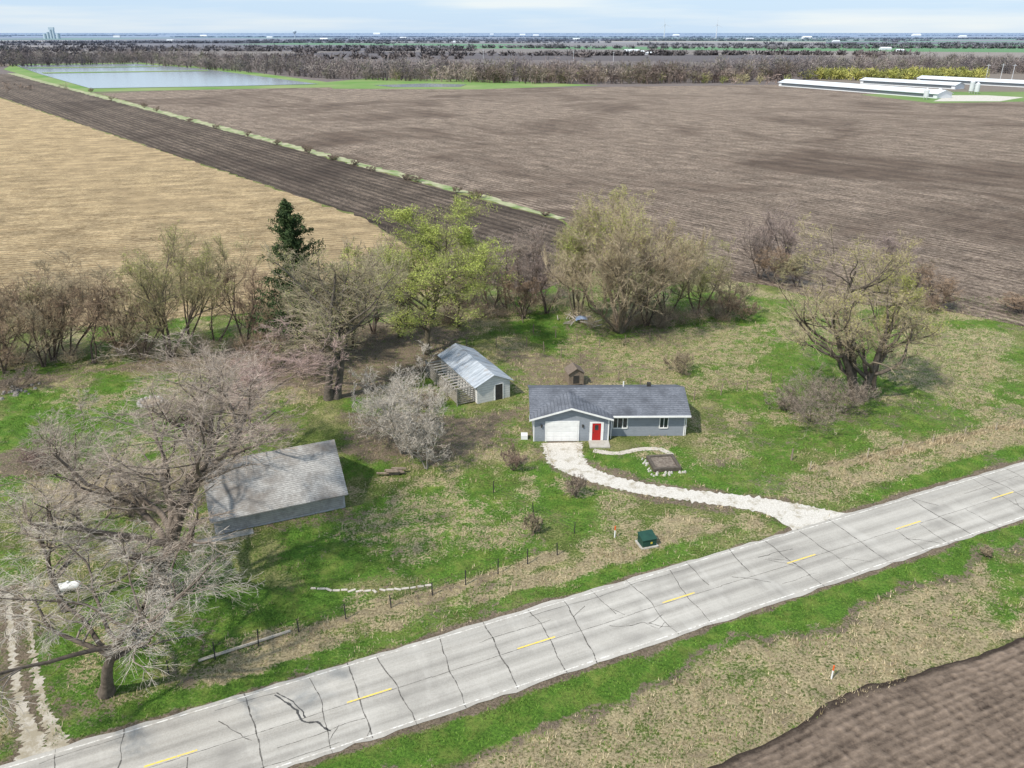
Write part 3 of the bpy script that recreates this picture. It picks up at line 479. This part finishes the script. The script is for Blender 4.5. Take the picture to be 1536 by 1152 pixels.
# ------------------------------------------------------------------ grass tufts
def samp(a,x,y): i=np.clip(((x+90)/.36).astype(int),0,a.shape[0]-1);j=np.clip(((y-20)/.36).astype(int),0,a.shape[1]-1);return a[i,j]
def tufts(name,N,wfn,h,wd,c1,c2,nb,seed,xr=(-60,90),yr=(24,125)):
    rng=np.random.default_rng(seed);x=rng.uniform(*xr,N);y=rng.uniform(*yr,N)
    o_=(x-cen[0])*rn[0]+(y-cen[1])*rn[1]; vis=np.abs(x)<y*.75+20; keep=(rng.random(N)<wfn(x,y,o_))&(np.abs(o_)>RW+.25)&vis&(o_>o0-.2)&(sdf(x,y,drive,False)>1.3)&(sdf(x,y,lane,False)>.8)
    x=x[keep];y=y[keep];N=len(x);hh=h*rng.uniform(.5,1.5,(N,1))*(.6+.8*vn(x,y,2.0))[:,None]
    an=rng.uniform(0,6.28,(N,nb));P=np.stack([x,y,0*x],1)[:,None]+np.stack([np.cos(an)*.08,np.sin(an)*.08,0*an],-1)
    T=P+np.stack([np.cos(an)*hh*.6*rng.uniform(.2,1.4,(N,nb)),np.sin(an)*hh*.6*rng.uniform(.2,1.4,(N,nb)),hh*rng.uniform(.6,1.1,(N,nb))],-1);q=np.stack([-np.sin(an),np.cos(an),0*an],-1)*wd
    V=np.stack([P-q,P+q,T],2).reshape(-1,3);k=rng.random((N*nb,1));c=np.repeat(np.array(c1)*(1-k)+np.array(c2)*k,3,0)
    npmesh(name,V,np.arange(len(V)).reshape(-1,3),MTW,c)['kind']='stuff'
tufts('dry_grass',320000,lambda x,y,o:samp(straw,x,y)*.65*(1-samp(lush,x,y)*.5)*(vn(x,y,1.1)>.4),.25,.022,(.25,.19,.10),(.68,.57,.38),3,21)
tufts('green_grass',420000,lambda x,y,o:(samp(lush,x,y)*.8+.12)*(1-samp(dirt,x,y))*(1-samp(straw,x,y)*.6)*(vn(x+7,y,.9)>.4),.14,.023,(.045,.105,.017),(.215,.34,.062),3,22)
bk=GP(bank)
tufts('fence_line_grass',90000,lambda x,y,o:np.clip(.9-sdf(x,y,bk,False),0,1)*.8*(vn(x,y,1.6)>.45),.36,.025,(.3,.23,.13),(.66,.55,.38),4,23,(20,75),(55,90))
# ------------------------------------------------------------------ buildings
white=simple('white_paint',(.80,.80,.79),(.68,.68,.67),1.5);side=siding('blue_grey_siding',(.29,.315,.355));shg=shingle('slate_shingles',(.10,.107,.125),(.20,.213,.245))
glass=simple('window_glass',(.02,.025,.03),(.04,.05,.06),1,.15,0,0,.6);redp=simple('red_paint',(.42,.025,.02),(.34,.02,.02),2,.5);conc=simple('concrete',(.46,.44,.40),(.34,.32,.28),1.5)
dark=simple('dark_metal',(.03,.03,.03),(.06,.055,.05),3);wood=simple('weathered_wood',(.17,.13,.10),(.28,.23,.18),4,.9,.4)
g0=G(800,662);gr_=G(1028,659);W=float(np.hypot(*(gr_-g0)));ang=math.atan2(gr_[1]-g0[1],gr_[0]-g0[0])+.0
Hs=thing('ranch_house','blue-grey single-storey ranch house with white garage door and red entry','house',(g0[0],g0[1],0),ang*.4)
gw=W*.49; D_=7.9; RZ=4.32
m=MB();m.box(0,gw,0,D_,0,2.75).box(gw,W,1.1,D_,0,2.75);m.add([(0,0.0,2.75),(gw,0,2.75),(gw/2-.05,0,4.0),(0,.3,2.75),(gw,.3,2.75),(gw/2-.05,.3,4.0)],[(0,1,2),(3,5,4),(0,2,5,3),(1,4,5,2)])
for x in (0.003,W-.2): m.add([(x,1.1,2.75),(x,D_,2.75),(x,4.45,RZ-.13),(x+.19,1.1,2.75),(x+.19,D_,2.75),(x+.19,4.45,RZ-.13)],[(0,2,1),(3,4,5),(0,3,5,2),(1,2,5,4)])
m.obj('wall',side,Hs)
xe=W+.4;rf=MB();rf.plate([(-.4,.4,2.78),(xe,.4,2.78),(xe,4.45,RZ),(-.4,4.45,RZ)],.1).plate([(-.4,4.45,RZ),(xe,4.45,RZ),(xe,8.5,2.78),(-.4,8.5,2.78)],.1)
cx=gw/2-.05;gz=4.16;yv=.4+4.05*(gz-2.78)/(RZ-2.78);rf.plate([(-.45,-.5,2.83),(cx,-.5,gz),(cx,yv+.2,gz),(-.45,.55,2.83)][::-1],.1).plate([(cx,-.5,gz),(gw+.4,-.5,2.83),(gw+.4,.55,2.83),(cx,yv+.2,gz)][::-1],.1)
rf=rf.obj('roof',shg,Hs);MB().cyl(W*.62,5.2,3.9,4.65,.07).obj('vent_pipe',white,rf);MB().box(W*.78,W*.78+.4,5.0,5.4,3.9,4.5).obj('roof_vent',dark,rf)
t=MB();t.add([(-.45,-.53,2.83),(cx,-.53,gz),(cx,-.53,gz-.2),(-.45,-.53,2.63),(-.45,-.503,2.83),(cx,-.503,gz),(cx,-.503,gz-.2),(-.45,-.503,2.63)],[(0,3,2,1),(0,1,5,4),(3,7,6,2)])
t.add([(cx,-.53,gz),(gw+.4,-.53,2.83),(gw+.4,-.53,2.63),(cx,-.53,gz-.2),(cx,-.503,gz),(gw+.4,-.503,2.83),(gw+.4,-.503,2.63),(cx,-.503,gz-.2)],[(0,3,2,1),(0,1,5,4),(3,7,6,2)])
t.box(gw+.45,xe,.3,.397,2.6,2.78).box(-.46,-.38,-.5,.55,2.6,2.82);t.objs('fascia',white,Hs)
t=MB()
for x,y in ((-.02,-.02),(gw-.1,-.02),(W-.1,1.08)): t.box(x,x+.12,y,y+.1,0,2.75)
t.objs('corner_trim',white,Hs)
s_=W/228
def X_(px): return (px-800)*s_
gd=MB()
x0,x1=X_(819),X_(866)
for r in range(4):
    for c in range(4): gd.box(x0+(x1-x0)*c/4+.04,x0+(x1-x0)*(c+1)/4-.04,-.075,-.05,.06+.56*r,.06+.56*r+.48)
gd.box(x0,x1,-.05,.02,.03,2.3).obj('garage_door',white,Hs);MB().box(x0-.12,x0-.003,-.07,.02,0,2.42).box(x1+.003,x1+.12,-.07,.02,0,2.42).box(x0-.003,x1+.003,-.07,.02,2.303,2.42).obj('garage_door_frame',white,Hs)
x0,x1=X_(887),X_(900);dr=MB().box(x0,x1,-.06,.02,.08,2.15).obj('door',redp,Hs);MB().box(x0+.08,x0+.16,-.09,-.061,1.0,1.1).obj('handle',dark,dr);MB().box(x0+.28,x1-.28,-.07,-.061,1.35,1.95).obj('door_pane',glass,dr)
MB().box(x0-.28,x0-.003,-.07,.02,0,2.3).box(x1+.003,x1+.28,-.07,.02,0,2.3).box(x0-.003,x1+.003,-.07,.02,2.153,2.3).obj('door_frame',white,Hs)
for a_,b_ in ((919,942),(989,1003)):
    x0,x1=X_(a_),X_(b_);wn_=MB().box(x0+.1,x1-.1,1.06,1.09,1.05,2.2).obj('window',glass,Hs)
    f=MB().box(x0,x0+.1,1.02,1.09,.95,2.3).box(x1-.1,x1,1.02,1.09,.95,2.3).box(x0+.1,x1-.1,1.02,1.09,2.2,2.3).box(x0+.1,x1-.1,1.0,1.09,.93,1.05)
    nm=3 if b_-a_>20 else 2
    for k in range(1,nm): xx=x0+(x1-x0)*k/nm;f.box(xx-.04,xx+.04,1.03,1.058,1.05,2.2)
    f.obj('frame',white,wn_)
for px_ in (812,873): MB().box(X_(px_)-.08,X_(px_)+.08,-.16,-.003,1.7,2.0).obj('wall_lamp',dark,Hs)
MB().box(X_(882),X_(912),-1.6,-.08,0,.14).obj('porch_step',conc,Hs)
MB().bar((gw+.3,.35,.1),(gw+.3,.35,2.6),.05).bar((W+.1,1.0,.1),(W+.1,1.0,2.6),.05).objs('downspout',white,Hs)
MB().box(-1.3,-.6,.4,1.1,0,.5).obj('air_conditioner',white,Hs)
# garage (grey)
ga=G(325,802);gb=G(517,761);L=float(np.hypot(*(gb-ga)));an=math.atan2(gb[1]-ga[1],gb[0]-ga[0])
ggs=siding('grey_siding',(.40,.385,.365),.2,.65);grs=shingle('worn_grey_shingles',(.25,.24,.23),(.46,.445,.42),(.65,.58,.52));gr2=shingle('grey_shingles',(.22,.22,.22),(.33,.33,.33))
Gs=thing('detached_garage','old grey detached garage with weathered light shingle roof','garage',(ga[0],ga[1],0),an)
Dp=8.6;WH=2.0;RR=4.9;m=MB().box(0,L,0,Dp,0,WH)
for x in (0.003,L-.2): m.add([(x,0,WH),(x,Dp,WH),(x,Dp*.5,RR-.15),(x+.19,0,WH),(x+.19,Dp,WH),(x+.19,Dp*.5,RR-.15)],[(0,2,1),(3,4,5),(0,3,5,2),(1,2,5,4)])
m.obj('wall',ggs,Gs)
MB().plate([(-.35,-.6,WH-.3),(L+.35,-.6,WH-.3),(L+.35,Dp/2,RR),(-.35,Dp/2,RR)],.1).plate([(-.35,Dp/2,RR),(L+.35,Dp/2,RR),(L+.35,Dp+.45,WH-.2),(-.35,Dp+.45,WH-.2)],.1).obj('roof',grs,Gs)
MB().box(-.08,.1,-.04,.1,0,WH-.25).box(L-.1,L+.08,-.04,.1,0,WH-.25).box(.1,L-.1,-.05,-.004,0,.15).objs('trim',simple('grey_trim',(.45,.45,.45),(.35,.35,.35)),Gs)
MB().box(L+.01,L+.06,1.2,3.8,0,1.9).obj('garage_door',white,Gs)
MB().box(-2.0,3.0,-1.1,-.3,0,.08).obj('foundation_slab',conc,Gs)
# shed
sa=G(716,606);San=math.radians(27)
met=NT('galvanised_roof');fr2=met.math('SINE',met.math('MULTIPLY',met.sep(met.mapv(-San,(1,1,1)))[1],2*math.pi/.5));met.col(met.mix(met.mix((.27,.30,.34),(.46,.50,.55),met.rng(met.noise(1,5,.7,met.mapv(-San,(.25,2.0,1))),.38,.62)),(.28,.23,.18),met.rng(met.noise(.8,6,.7),.55,.72,0,.8)));met.bump(fr2,.5,.04);met.b.inputs['Roughness'].default_value=.5
Ss=thing('metal_roof_shed','small white farm shed with corrugated metal roof and slatted side','shed',(sa[0],sa[1],0),San)
Ls=11.0;Ws=4.3;m=MB().box(0,Ws,0,Ls,0,2.3);
for y in (.003,Ls-.2): m.add([(0,y,2.3),(Ws,y,2.3),(Ws/2,y,3.3),(0,y+.19,2.3),(Ws,y+.19,2.3),(Ws/2,y+.19,3.3)],[(0,1,2),(3,5,4),(0,2,5,3),(1,4,5,2)])
m.obj('wall',siding('white_boards',(.68,.68,.67),.3),Ss)
MB().plate([(-.4,-.3,2.22),(Ws/2,-.3,3.42),(Ws/2,Ls+.3,3.42),(-.4,Ls+.3,2.22)][::-1],.06).plate([(Ws/2,-.3,3.42),(Ws+.4,-.3,2.22),(Ws+.4,Ls+.3,2.22),(Ws/2,Ls+.3,3.42)][::-1],.06).obj('roof',met.m,Ss)
MB().box(2.35,3.3,-.06,-.003,.02,2.0).obj('door',dark,Ss)
MB().box(2.23,2.347,-.07,-.003,0,2.1).box(3.303,3.42,-.07,-.003,0,2.1).box(2.347,3.303,-.07,-.003,2.003,2.1).obj('door_frame',white,Ss)
brd=simple('grey_boards',(.16,.14,.12),(.40,.37,.33),5);m=MB()
for k in range(8): m.box(-2.3,-2.24,.5,10.2,.2+.25*k,.33+.25*k)
for k in range(8): m.box(-2.2,-.05,.5,.56,.2+.25*k,.33+.25*k)
for y in (.4,3.4,6.4,10.2): m.box(-2.42,-2.31,y,y+.12,0,2.3)
m.obj('slatted_side_wall',brd,Ss)
m=MB()
for k in range(12): m.box(-2.6,-.45,.7+k*.8,.7+k*.8+.3,2.05,2.11)
m.obj('lean_to_roof_boards',brd,Ss)
# small coop
cg=G(853,580);Cs_=thing('chicken_coop','tiny brown wooden coop with peaked roof','coop',(cg[0],cg[1],0),.2)
MB().box(0,1.9,0,1.8,.2,1.7).add([(0,.0,1.7),(1.9,.0,1.7),(.95,.0,2.3),(0,1.8,1.7),(1.9,1.8,1.7),(.95,1.8,2.3)],[(0,1,2),(3,5,4)]).obj('wall',wood,Cs_)
MB().plate([(-.15,-.2,1.68),(.95,-.2,2.4),(.95,2,2.4),(-.15,2,1.68)][::-1],.05).plate([(.95,-.2,2.4),(2.05,-.2,1.68),(2.05,2,1.68),(.95,2,2.4)][::-1],.05).obj('roof',simple('brown_roof',(.13,.10,.08),(.2,.16,.13)),Cs_)
MB().box(.55,1.3,-.04,-.003,.4,1.4).obj('door',dark,Cs_);
m=MB();[m.box(a,a+.1,b,b+.1,0,.2) for a in (0,1.8) for b in (0,1.7)];m.objs('leg',wood,Cs_)
# raised garden bed
bg_=G(995,697);Bd=thing('raised_garden_bed','square stone raised bed filled with dark soil','garden bed',(bg_[0],bg_[1],0),.12)
stone=simple('pale_stone',(.34,.32,.29),(.56,.53,.49),3,.9,.5)
m=MB()
for a,b,c_,d in ((-1.4,1.4,-1.4,-1.1),(-1.4,1.4,1.1,1.4),(-1.4,-1.1,-1.1,1.1),(1.1,1.4,-1.1,1.1)): m.box(a,b,c_,d,0,.4)
m.obj('bed_wall',simple('dark_timber',(.07,.06,.05),(.13,.11,.09)),Bd);MB().box(-1.08,1.08,-1.08,1.08,0,.3).obj('soil',simple('bed_soil',(.08,.06,.05),(.26,.22,.18),5),Bd)
rs=np.random.default_rng(4);m=MB()
for k in range(34):
    x=rs.uniform(-1.9,1.9);y=-1.75+rs.normal(0,.2) if k<20 else rs.uniform(-1.5,1.5);x=x if k<20 else -1.75+rs.normal(0,.12);r=rs.uniform(.08,.17);m.cyl(x,y,0,r*1.1,r,r*.55,6)
m.objs('edging_stone',stone,Bd)
arc=[G(470+i*11.5,883+5.0*math.sin(i/15*math.pi)-(i/15)**2*5) for i in range(16)]
for i,p in enumerate(arc):
    l_=rs.uniform(.20,.32);o=MB().box(-l_,l_,-.1,.1,0,.05).obj('stepping_stone',mpv);o.location=(p[0],p[1]+rs.normal(0,.05),0);o.rotation_euler=(0,0,rs.normal(0,.3));tag(o,'flat pale stone slab laid in the lawn','stone','arc of stepping stones')
# fire ring
fg=G(226,604);Fr=thing('fire_pit','round tan fire ring with low stone rim on lawn','fire pit',(fg[0],fg[1],0));m=MB()
for k in range(16): a=k*math.pi/8;m.cyl(1.3*math.cos(a),1.3*math.sin(a),0,.3,.24,.19,6)
m.objs('rim_stone',stone,Fr);MB().cyl(0,0,0,.06,1.1,1.05,20).obj('ash_bed',simple('ash',(.42,.34,.22),(.3,.25,.18)),Fr)
# utility box
ug=G(970,816);Ub=thing('utility_box','dark green utility transformer box on concrete pad','utility box',(ug[0],ug[1],0),.3);Ub.scale=(.85,.85,.85);grn=simple('green_paint',(.015,.05,.038),(.022,.07,.05),2,.6)
MB().add([(-.75,-.6,.12),(.75,-.6,.12),(.75,.6,.12),(-.75,.6,.12),(-.75,-.6,.85),(.75,-.6,.85),(.75,.6,1.1),(-.75,.6,1.1)],[(0,1,5,4),(1,2,6,5),(2,3,7,6),(3,0,4,7)]).obj('cabinet',grn,Ub)
MB().add([(-.8,-.65,.855),(.8,-.65,.855),(.8,.65,1.125),(-.8,.65,1.125),(-.8,-.65,.93),(.8,-.65,.93),(.8,.65,1.2),(-.8,.65,1.2)],[(0,3,2,1),(4,5,6,7),(0,1,5,4),(1,2,6,5),(2,3,7,6),(3,0,4,7)]).obj('lid',grn,Ub);MB().box(-.95,.95,-.8,.8,0,.11).obj('concrete_pad',conc,Ub);MB().box(.1,.3,-.625,-.603,.4,.6).obj('warning_label',simple('yellow_label',(.6,.45,.05),(.6,.5,.1)),Ub)
orange=simple('orange_plastic',(.75,.14,.03),(.6,.12,.03))
for (x,y) in ((922,806),(1247,1018),(1187,690)):
    q=G(x,y);P_=thing('marker_post','slim white utility marker post with orange top' if x!=1187 else 'short wooden post standing in the grass','post',(q[0],q[1],0))
    if x==1187: MB().cyl(0,0,0,1.3,.1,.08,8).obj('shaft',wood,P_)
    else: MB().cyl(0,0,0,.75,.055,n=8).obj('shaft',white,P_);MB().cyl(0,0,.75,1.15,.06,n=8).obj('cap',orange,P_)
# fences
def fence(label,pl,sp,h,r,mat,wires=3,name='wire_fence'):
    P=GP(pl);E=thing(name,label,'fence',(P[0][0],P[0][1],0));rg=np.random.default_rng(len(pl));prev=None;wm=MB();me=None
    for a,b in zip(P[:-1],P[1:]):
        d=b-a;Ln=np.linalg.norm(d);k=max(1,int(Ln/sp))
        for i in range(k):
            q=a+d*i/k-P[0]+rg.normal(0,.05,2)
            if me is None: ob=MB().cyl(0,0,0,h,r,r*.9,6).obj('post',mat,E);me=ob.data
            else: ob=link(bpy.data.objects.new('post',me));ob.parent=E
            ob.location=(q[0],q[1],0);ob.rotation_euler=(rg.normal(0,.04),rg.normal(0,.04),0);ob.scale=(1,1,rg.uniform(.85,1.1))
            if prev is not None:
                for w_ in range(wires): z=h*(.3+.6*w_/max(1,wires-1));wm.bar((prev[0],prev[1],z),(q[0],q[1],z),.011,3)
            prev=q
    wm.obj('wire',dark,E)
fence('sagging wire fence on thin dark posts along the roadside',[(255,1010),(450,948),(650,893),(835,832),(862,800)],2.6,1.35,.05,dark)
fence('thin wire fence with dark posts around garden',[(862,800),(800,770),(740,740),(690,715)],2.8,1.2,.045,dark)
fence('pasture wire fence with slim wooden posts',[(700,520),(790,520),(870,545),(960,585),(1040,600),(1120,585),(1190,565)],3.0,1.4,.07,wood)
fence('low weathered wire fence on roadside bank',bank,3.6,1.1,.07,simple('pale_wood',(.30,.25,.19),(.42,.37,.29)))
fence('old wire fence behind sheds',[(770,470),(800,500),(900,520),(1010,505)],3.2,1.3,.07,wood)
a,b=G(298,993),G(436,948);c_=(a+b)/2;o=MB().bar((*(a-c_),.12),(*(b-c_),.12),.11,8).obj('fallen_pole',simple('pale_pole',(.5,.45,.38),(.38,.34,.28)));o.location=(c_[0],c_[1],0);tag(o,'long pale pole lying on grass beside fence','pole')
# propane tank
tg=G(105,888);Tk=thing('propane_tank','white horizontal propane tank half hidden by branches','tank',(tg[0],tg[1],0),.3);Tk.scale=(.75,.75,.75);m=MB();N_=12;pr=[(-1.25,.12),(-1.1,.36),(-.85,.45),(.85,.45),(1.1,.36),(1.25,.12)]
v=[(x,r*math.cos(2*math.pi*k/N_),.75+r*math.sin(2*math.pi*k/N_)) for x,r in pr for k in range(N_)];m.add(v,[(i*N_+k,i*N_+(k+1)%N_,(i+1)*N_+(k+1)%N_,(i+1)*N_+k) for i in range(5) for k in range(N_)]+[tuple(range(N_-1,-1,-1)),tuple(range(5*N_,6*N_))]);m.obj('tank_body',white,Tk,True);MB().box(-.8,-.6,-.3,.3,0,.35).box(.6,.8,-.3,.3,0,.35).objs('saddle',conc,Tk);MB().cyl(0,0,1.18,1.35,.15).obj('valve_cover',white,Tk)
# junk pile with tarp
jg=G(872,484);J=thing('scrap_pile','heap of scrap boards under a crumpled blue tarp','scrap pile',(jg[0],jg[1],0));m=MB()
for k in range(26): a=rs.uniform(0,6.28);x,y=rs.normal(0,1.2,2);m.bar((x,y,.1+rs.random()*.6),(x+1.4*math.cos(a),y+1.4*math.sin(a),.1+rs.random()*.8),.07)
m.objs('scrap_board',simple('scrap_wood',(.28,.24,.2),(.5,.48,.45)),J)
Vx,Vy=np.meshgrid(np.linspace(-.9,.9,10),np.linspace(-.7,.7,9),indexing='ij');Vz=.95-.3*Vx**2-.35*Vy**2+rs.normal(0,.07,Vx.shape);ix=np.arange(90).reshape(10,9)
npmesh('tarp',np.stack([Vx,Vy,np.maximum(Vz,.1)],-1).reshape(-1,3),np.stack([ix[:-1,:-1],ix[1:,:-1],ix[1:,1:],ix[:-1,1:]],-1).reshape(-1,4),simple('blue_tarp',(.10,.18,.36),(.3,.36,.45)),parent=J)
stn=simple('dull_rubble',(.15,.135,.12),(.33,.30,.27),3,.9,.5)
for (x,y,r,nm,lb,mt) in ((30,586,2.2,'rubble_pile','heap of broken grey concrete rubble','s'),(590,712,1.0,'log_pile','short stack of cut logs on dirt','w')):
    q=G(x,y);m=MB();E=thing(nm,lb,'pile',(q[0],q[1],0))
    for k in range(30 if mt=='s' else 14):
        px_,py_=rs.normal(0,r*.45,2);rr=rs.uniform(.15,.35)
        if mt=='s': m.cyl(px_,py_,0,rr*.7,rr,rr*.6,6)
        else: m.bar((px_-.6,py_*.6,.15+.2*(k%3)),(px_+.6,py_*.6,.15+.2*(k%3)),.11,7)
    m.objs('rubble_stone' if mt=='s' else 'cut_log',stn if mt=='s' else wood,E)
# ------------------------------------------------------------------ distant buildings
wr=simple('white_metal_roof',(.56,.60,.64),(.68,.71,.74),.02,.6);fw=simple('far_white',(.6,.62,.65),(.7,.72,.74),.05);steel=simple('galvanised',(.5,.52,.55),(.62,.64,.66),.2,.5)
shade=simple('shade',(.10,.12,.14),(.14,.16,.18))
def barn(label,a,b,Wd,he,hr,group='long livestock barns',nd=0,rm=wr,wm=fw):
    a=np.array(a);b=np.array(b);d=b-a;Ln=float(np.hypot(*d));E=thing('livestock_barn' if group[0]=='l' else 'farm_building',label,'barn',(a[0],a[1],0),math.atan2(d[1],d[0]),group)
    m=MB().box(0,Ln,0,Wd,0,he)
    for x in (0.01,Ln-.3): m.add([(x,0,he),(x,Wd,he),(x,Wd/2,hr),(x+.29,0,he),(x+.29,Wd,he),(x+.29,Wd/2,hr)],[(0,2,1),(3,4,5),(0,3,5,2),(1,2,5,4)])
    m.obj('wall',wm,E);MB().plate([(-.6,-.8,he-.1),(Ln+.6,-.8,he-.1),(Ln+.6,Wd/2,hr+.2),(-.6,Wd/2,hr+.2)],.15).plate([(-.6,Wd/2,hr+.2),(Ln+.6,Wd/2,hr+.2),(Ln+.6,Wd+.8,he-.1),(-.6,Wd+.8,he-.1)],.15).obj('roof',rm,E)
    if group[0]=='l': MB().box(3,Ln-3,-.06,-.01,.7,2.2).obj('curtain_opening',shade,E)
    return E
barn('very long low white livestock barn with pale roof',G(1168,129),G(1405,148),14,3,5.0);barn('long low white livestock barn behind another',G(1290,125.5),G(1432,134),12,3,4.6);barn('long white livestock barn with pale metal roof',G(1375,122.5),G(1570,133),13,3,4.8)
for x,y,h_ in ((1388,149,7),(1456,140,9),(1464,141,8),(1408,146,6)):
    q=G(x,y);E=thing('feed_bin','white steel feed bin with cone top','silo',(q[0],q[1],0),0,'feed bins beside the barns');MB().cyl(0,0,1.5,h_-1.5,1.6,n=14).obj('bin_body',steel,E);MB().cyl(0,0,h_-1.5,h_,1.65,.25,14).obj('bin_roof',steel,E);m=MB();[m.bar((1.2*math.cos(k*1.57),1.2*math.sin(k*1.57),0),(1.2*math.cos(k*1.57),1.2*math.sin(k*1.57),1.5),.1) for k in range(4)];m.objs('leg',steel,E)
poly('farm_lawn',GP([(1290,142),(1400,138),(1536,138),(1560,152),(1400,155)]),.045,simple('far_lawn',(.09,.19,.035),(.2,.24,.1),.03))
poly('gravel_yard',GP([(1400,152),(1425,143),(1480,143),(1536,146),(1500,152)]),.06,MG)
for i,(x,y,l) in enumerate([(938,80,30),(955,79,16),(968,82,20),(1322,75,26),(1345,77,18),(780,53,70),(800,54,60),(1205,58,60),(735,52,60),(1370,54,90),(170,56,50),(600,58,40),(1120,60,40),(560,51.9,110),(300,55,60),(480,60,40),(1440,56,60),(1010,54,70),(250,62,30),(680,64,26),(860,60,36),(1250,63,30),(400,57,40)]):
    q=G(x,y);barn('distant white farm building with gabled roof',q,q+np.array([l,l*.1]),l*.5,l*.14,l*.25,'distant farm buildings')
q=FAR(78,5600);E=thing('grain_elevator','cluster of pale concrete grain silos with headhouse','grain elevator',(q[0],q[1],0));hz_m=simple('haze_tinted_concrete',(.36,.44,.52),(.42,.49,.56),.02)  # bluish air haze is painted into this concrete colour
m=MB()
for k,(x,h_,r) in enumerate([(-42,30,11),(-20,40,9),(0,54,8),(18,54,8),(44,32,12)]): m.cyl(x,0,0,h_,r,n=16)
m.objs('silo',hz_m,E)
MB().box(-8,26,-6,6,54,68).obj('headhouse',hz_m,E)
q=FAR(443,4600);E=thing('water_tower','pale water tower with spherical tank on legs','water tower',(q[0],q[1],0));MB().cyl(0,0,0,34,2.5,n=10).obj('stem',hz_m,E)
MB().cyl(0,0,33,38,5,10,16).cyl(0,0,38.01,44,10,10,16).cyl(0,0,44.01,48,10,3,16).obj('tank',hz_m,E)
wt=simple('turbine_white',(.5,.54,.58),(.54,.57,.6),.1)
for px_,rot in ((996,.2),(1074,.0)):
    q=FAR(px_,6200);E=thing('wind_turbine','white three-bladed wind turbine on tall tower','wind turbine',(q[0],q[1],0),0,'wind turbines');MB().cyl(0,0,0,88,3.6,2.4,12).obj('tower',wt,E);MB().box(-2.5,2.5,-4,7,87,92).obj('nacelle',wt,E)
    for k in range(3):
        t=rot+k*2.094+math.pi/2;d=np.array([math.cos(t),0,math.sin(t)]);p=np.array([-d[2],0,d[0]]);c0=np.array([0,-5.5,89.5])
        MB().add([c0+d*1-p*1,c0+d*10-p*2.2,c0+d*46-p*.4,c0+d*46+p*.4,c0+d*10+p*1.4,c0+d*1+p*1]+[v_+np.array([0,.6,0]) for v_ in (c0+d*1-p*1,c0+d*10-p*2.2,c0+d*46-p*.4,c0+d*46+p*.4,c0+d*10+p*1.4,c0+d*1+p*1)],[(0,1,2,3,4,5),(11,10,9,8,7,6)]+[(i,i+6,(i+1)%6+6,(i+1)%6) for i in range(6)]).obj('blade',wt,E)
for x,y in ((1478,121),(1500,120),(1517,121),(1290,100),(920,93),(860,92),(725,88)):
    q=G(x,y);E=thing('utility_pole','tall wooden utility pole with crossarm','utility pole',(q[0],q[1],0),0,'distant utility poles');MB().cyl(0,0,0,14,.3,.22,6).obj('pole',steel,E);MB().box(-1.8,1.8,-.12,.12,12.6,12.9).obj('crossarm',steel,E)
print('verts',sum(len(o.data.vertices) for o in bpy.data.objects if o.type=='MESH'))
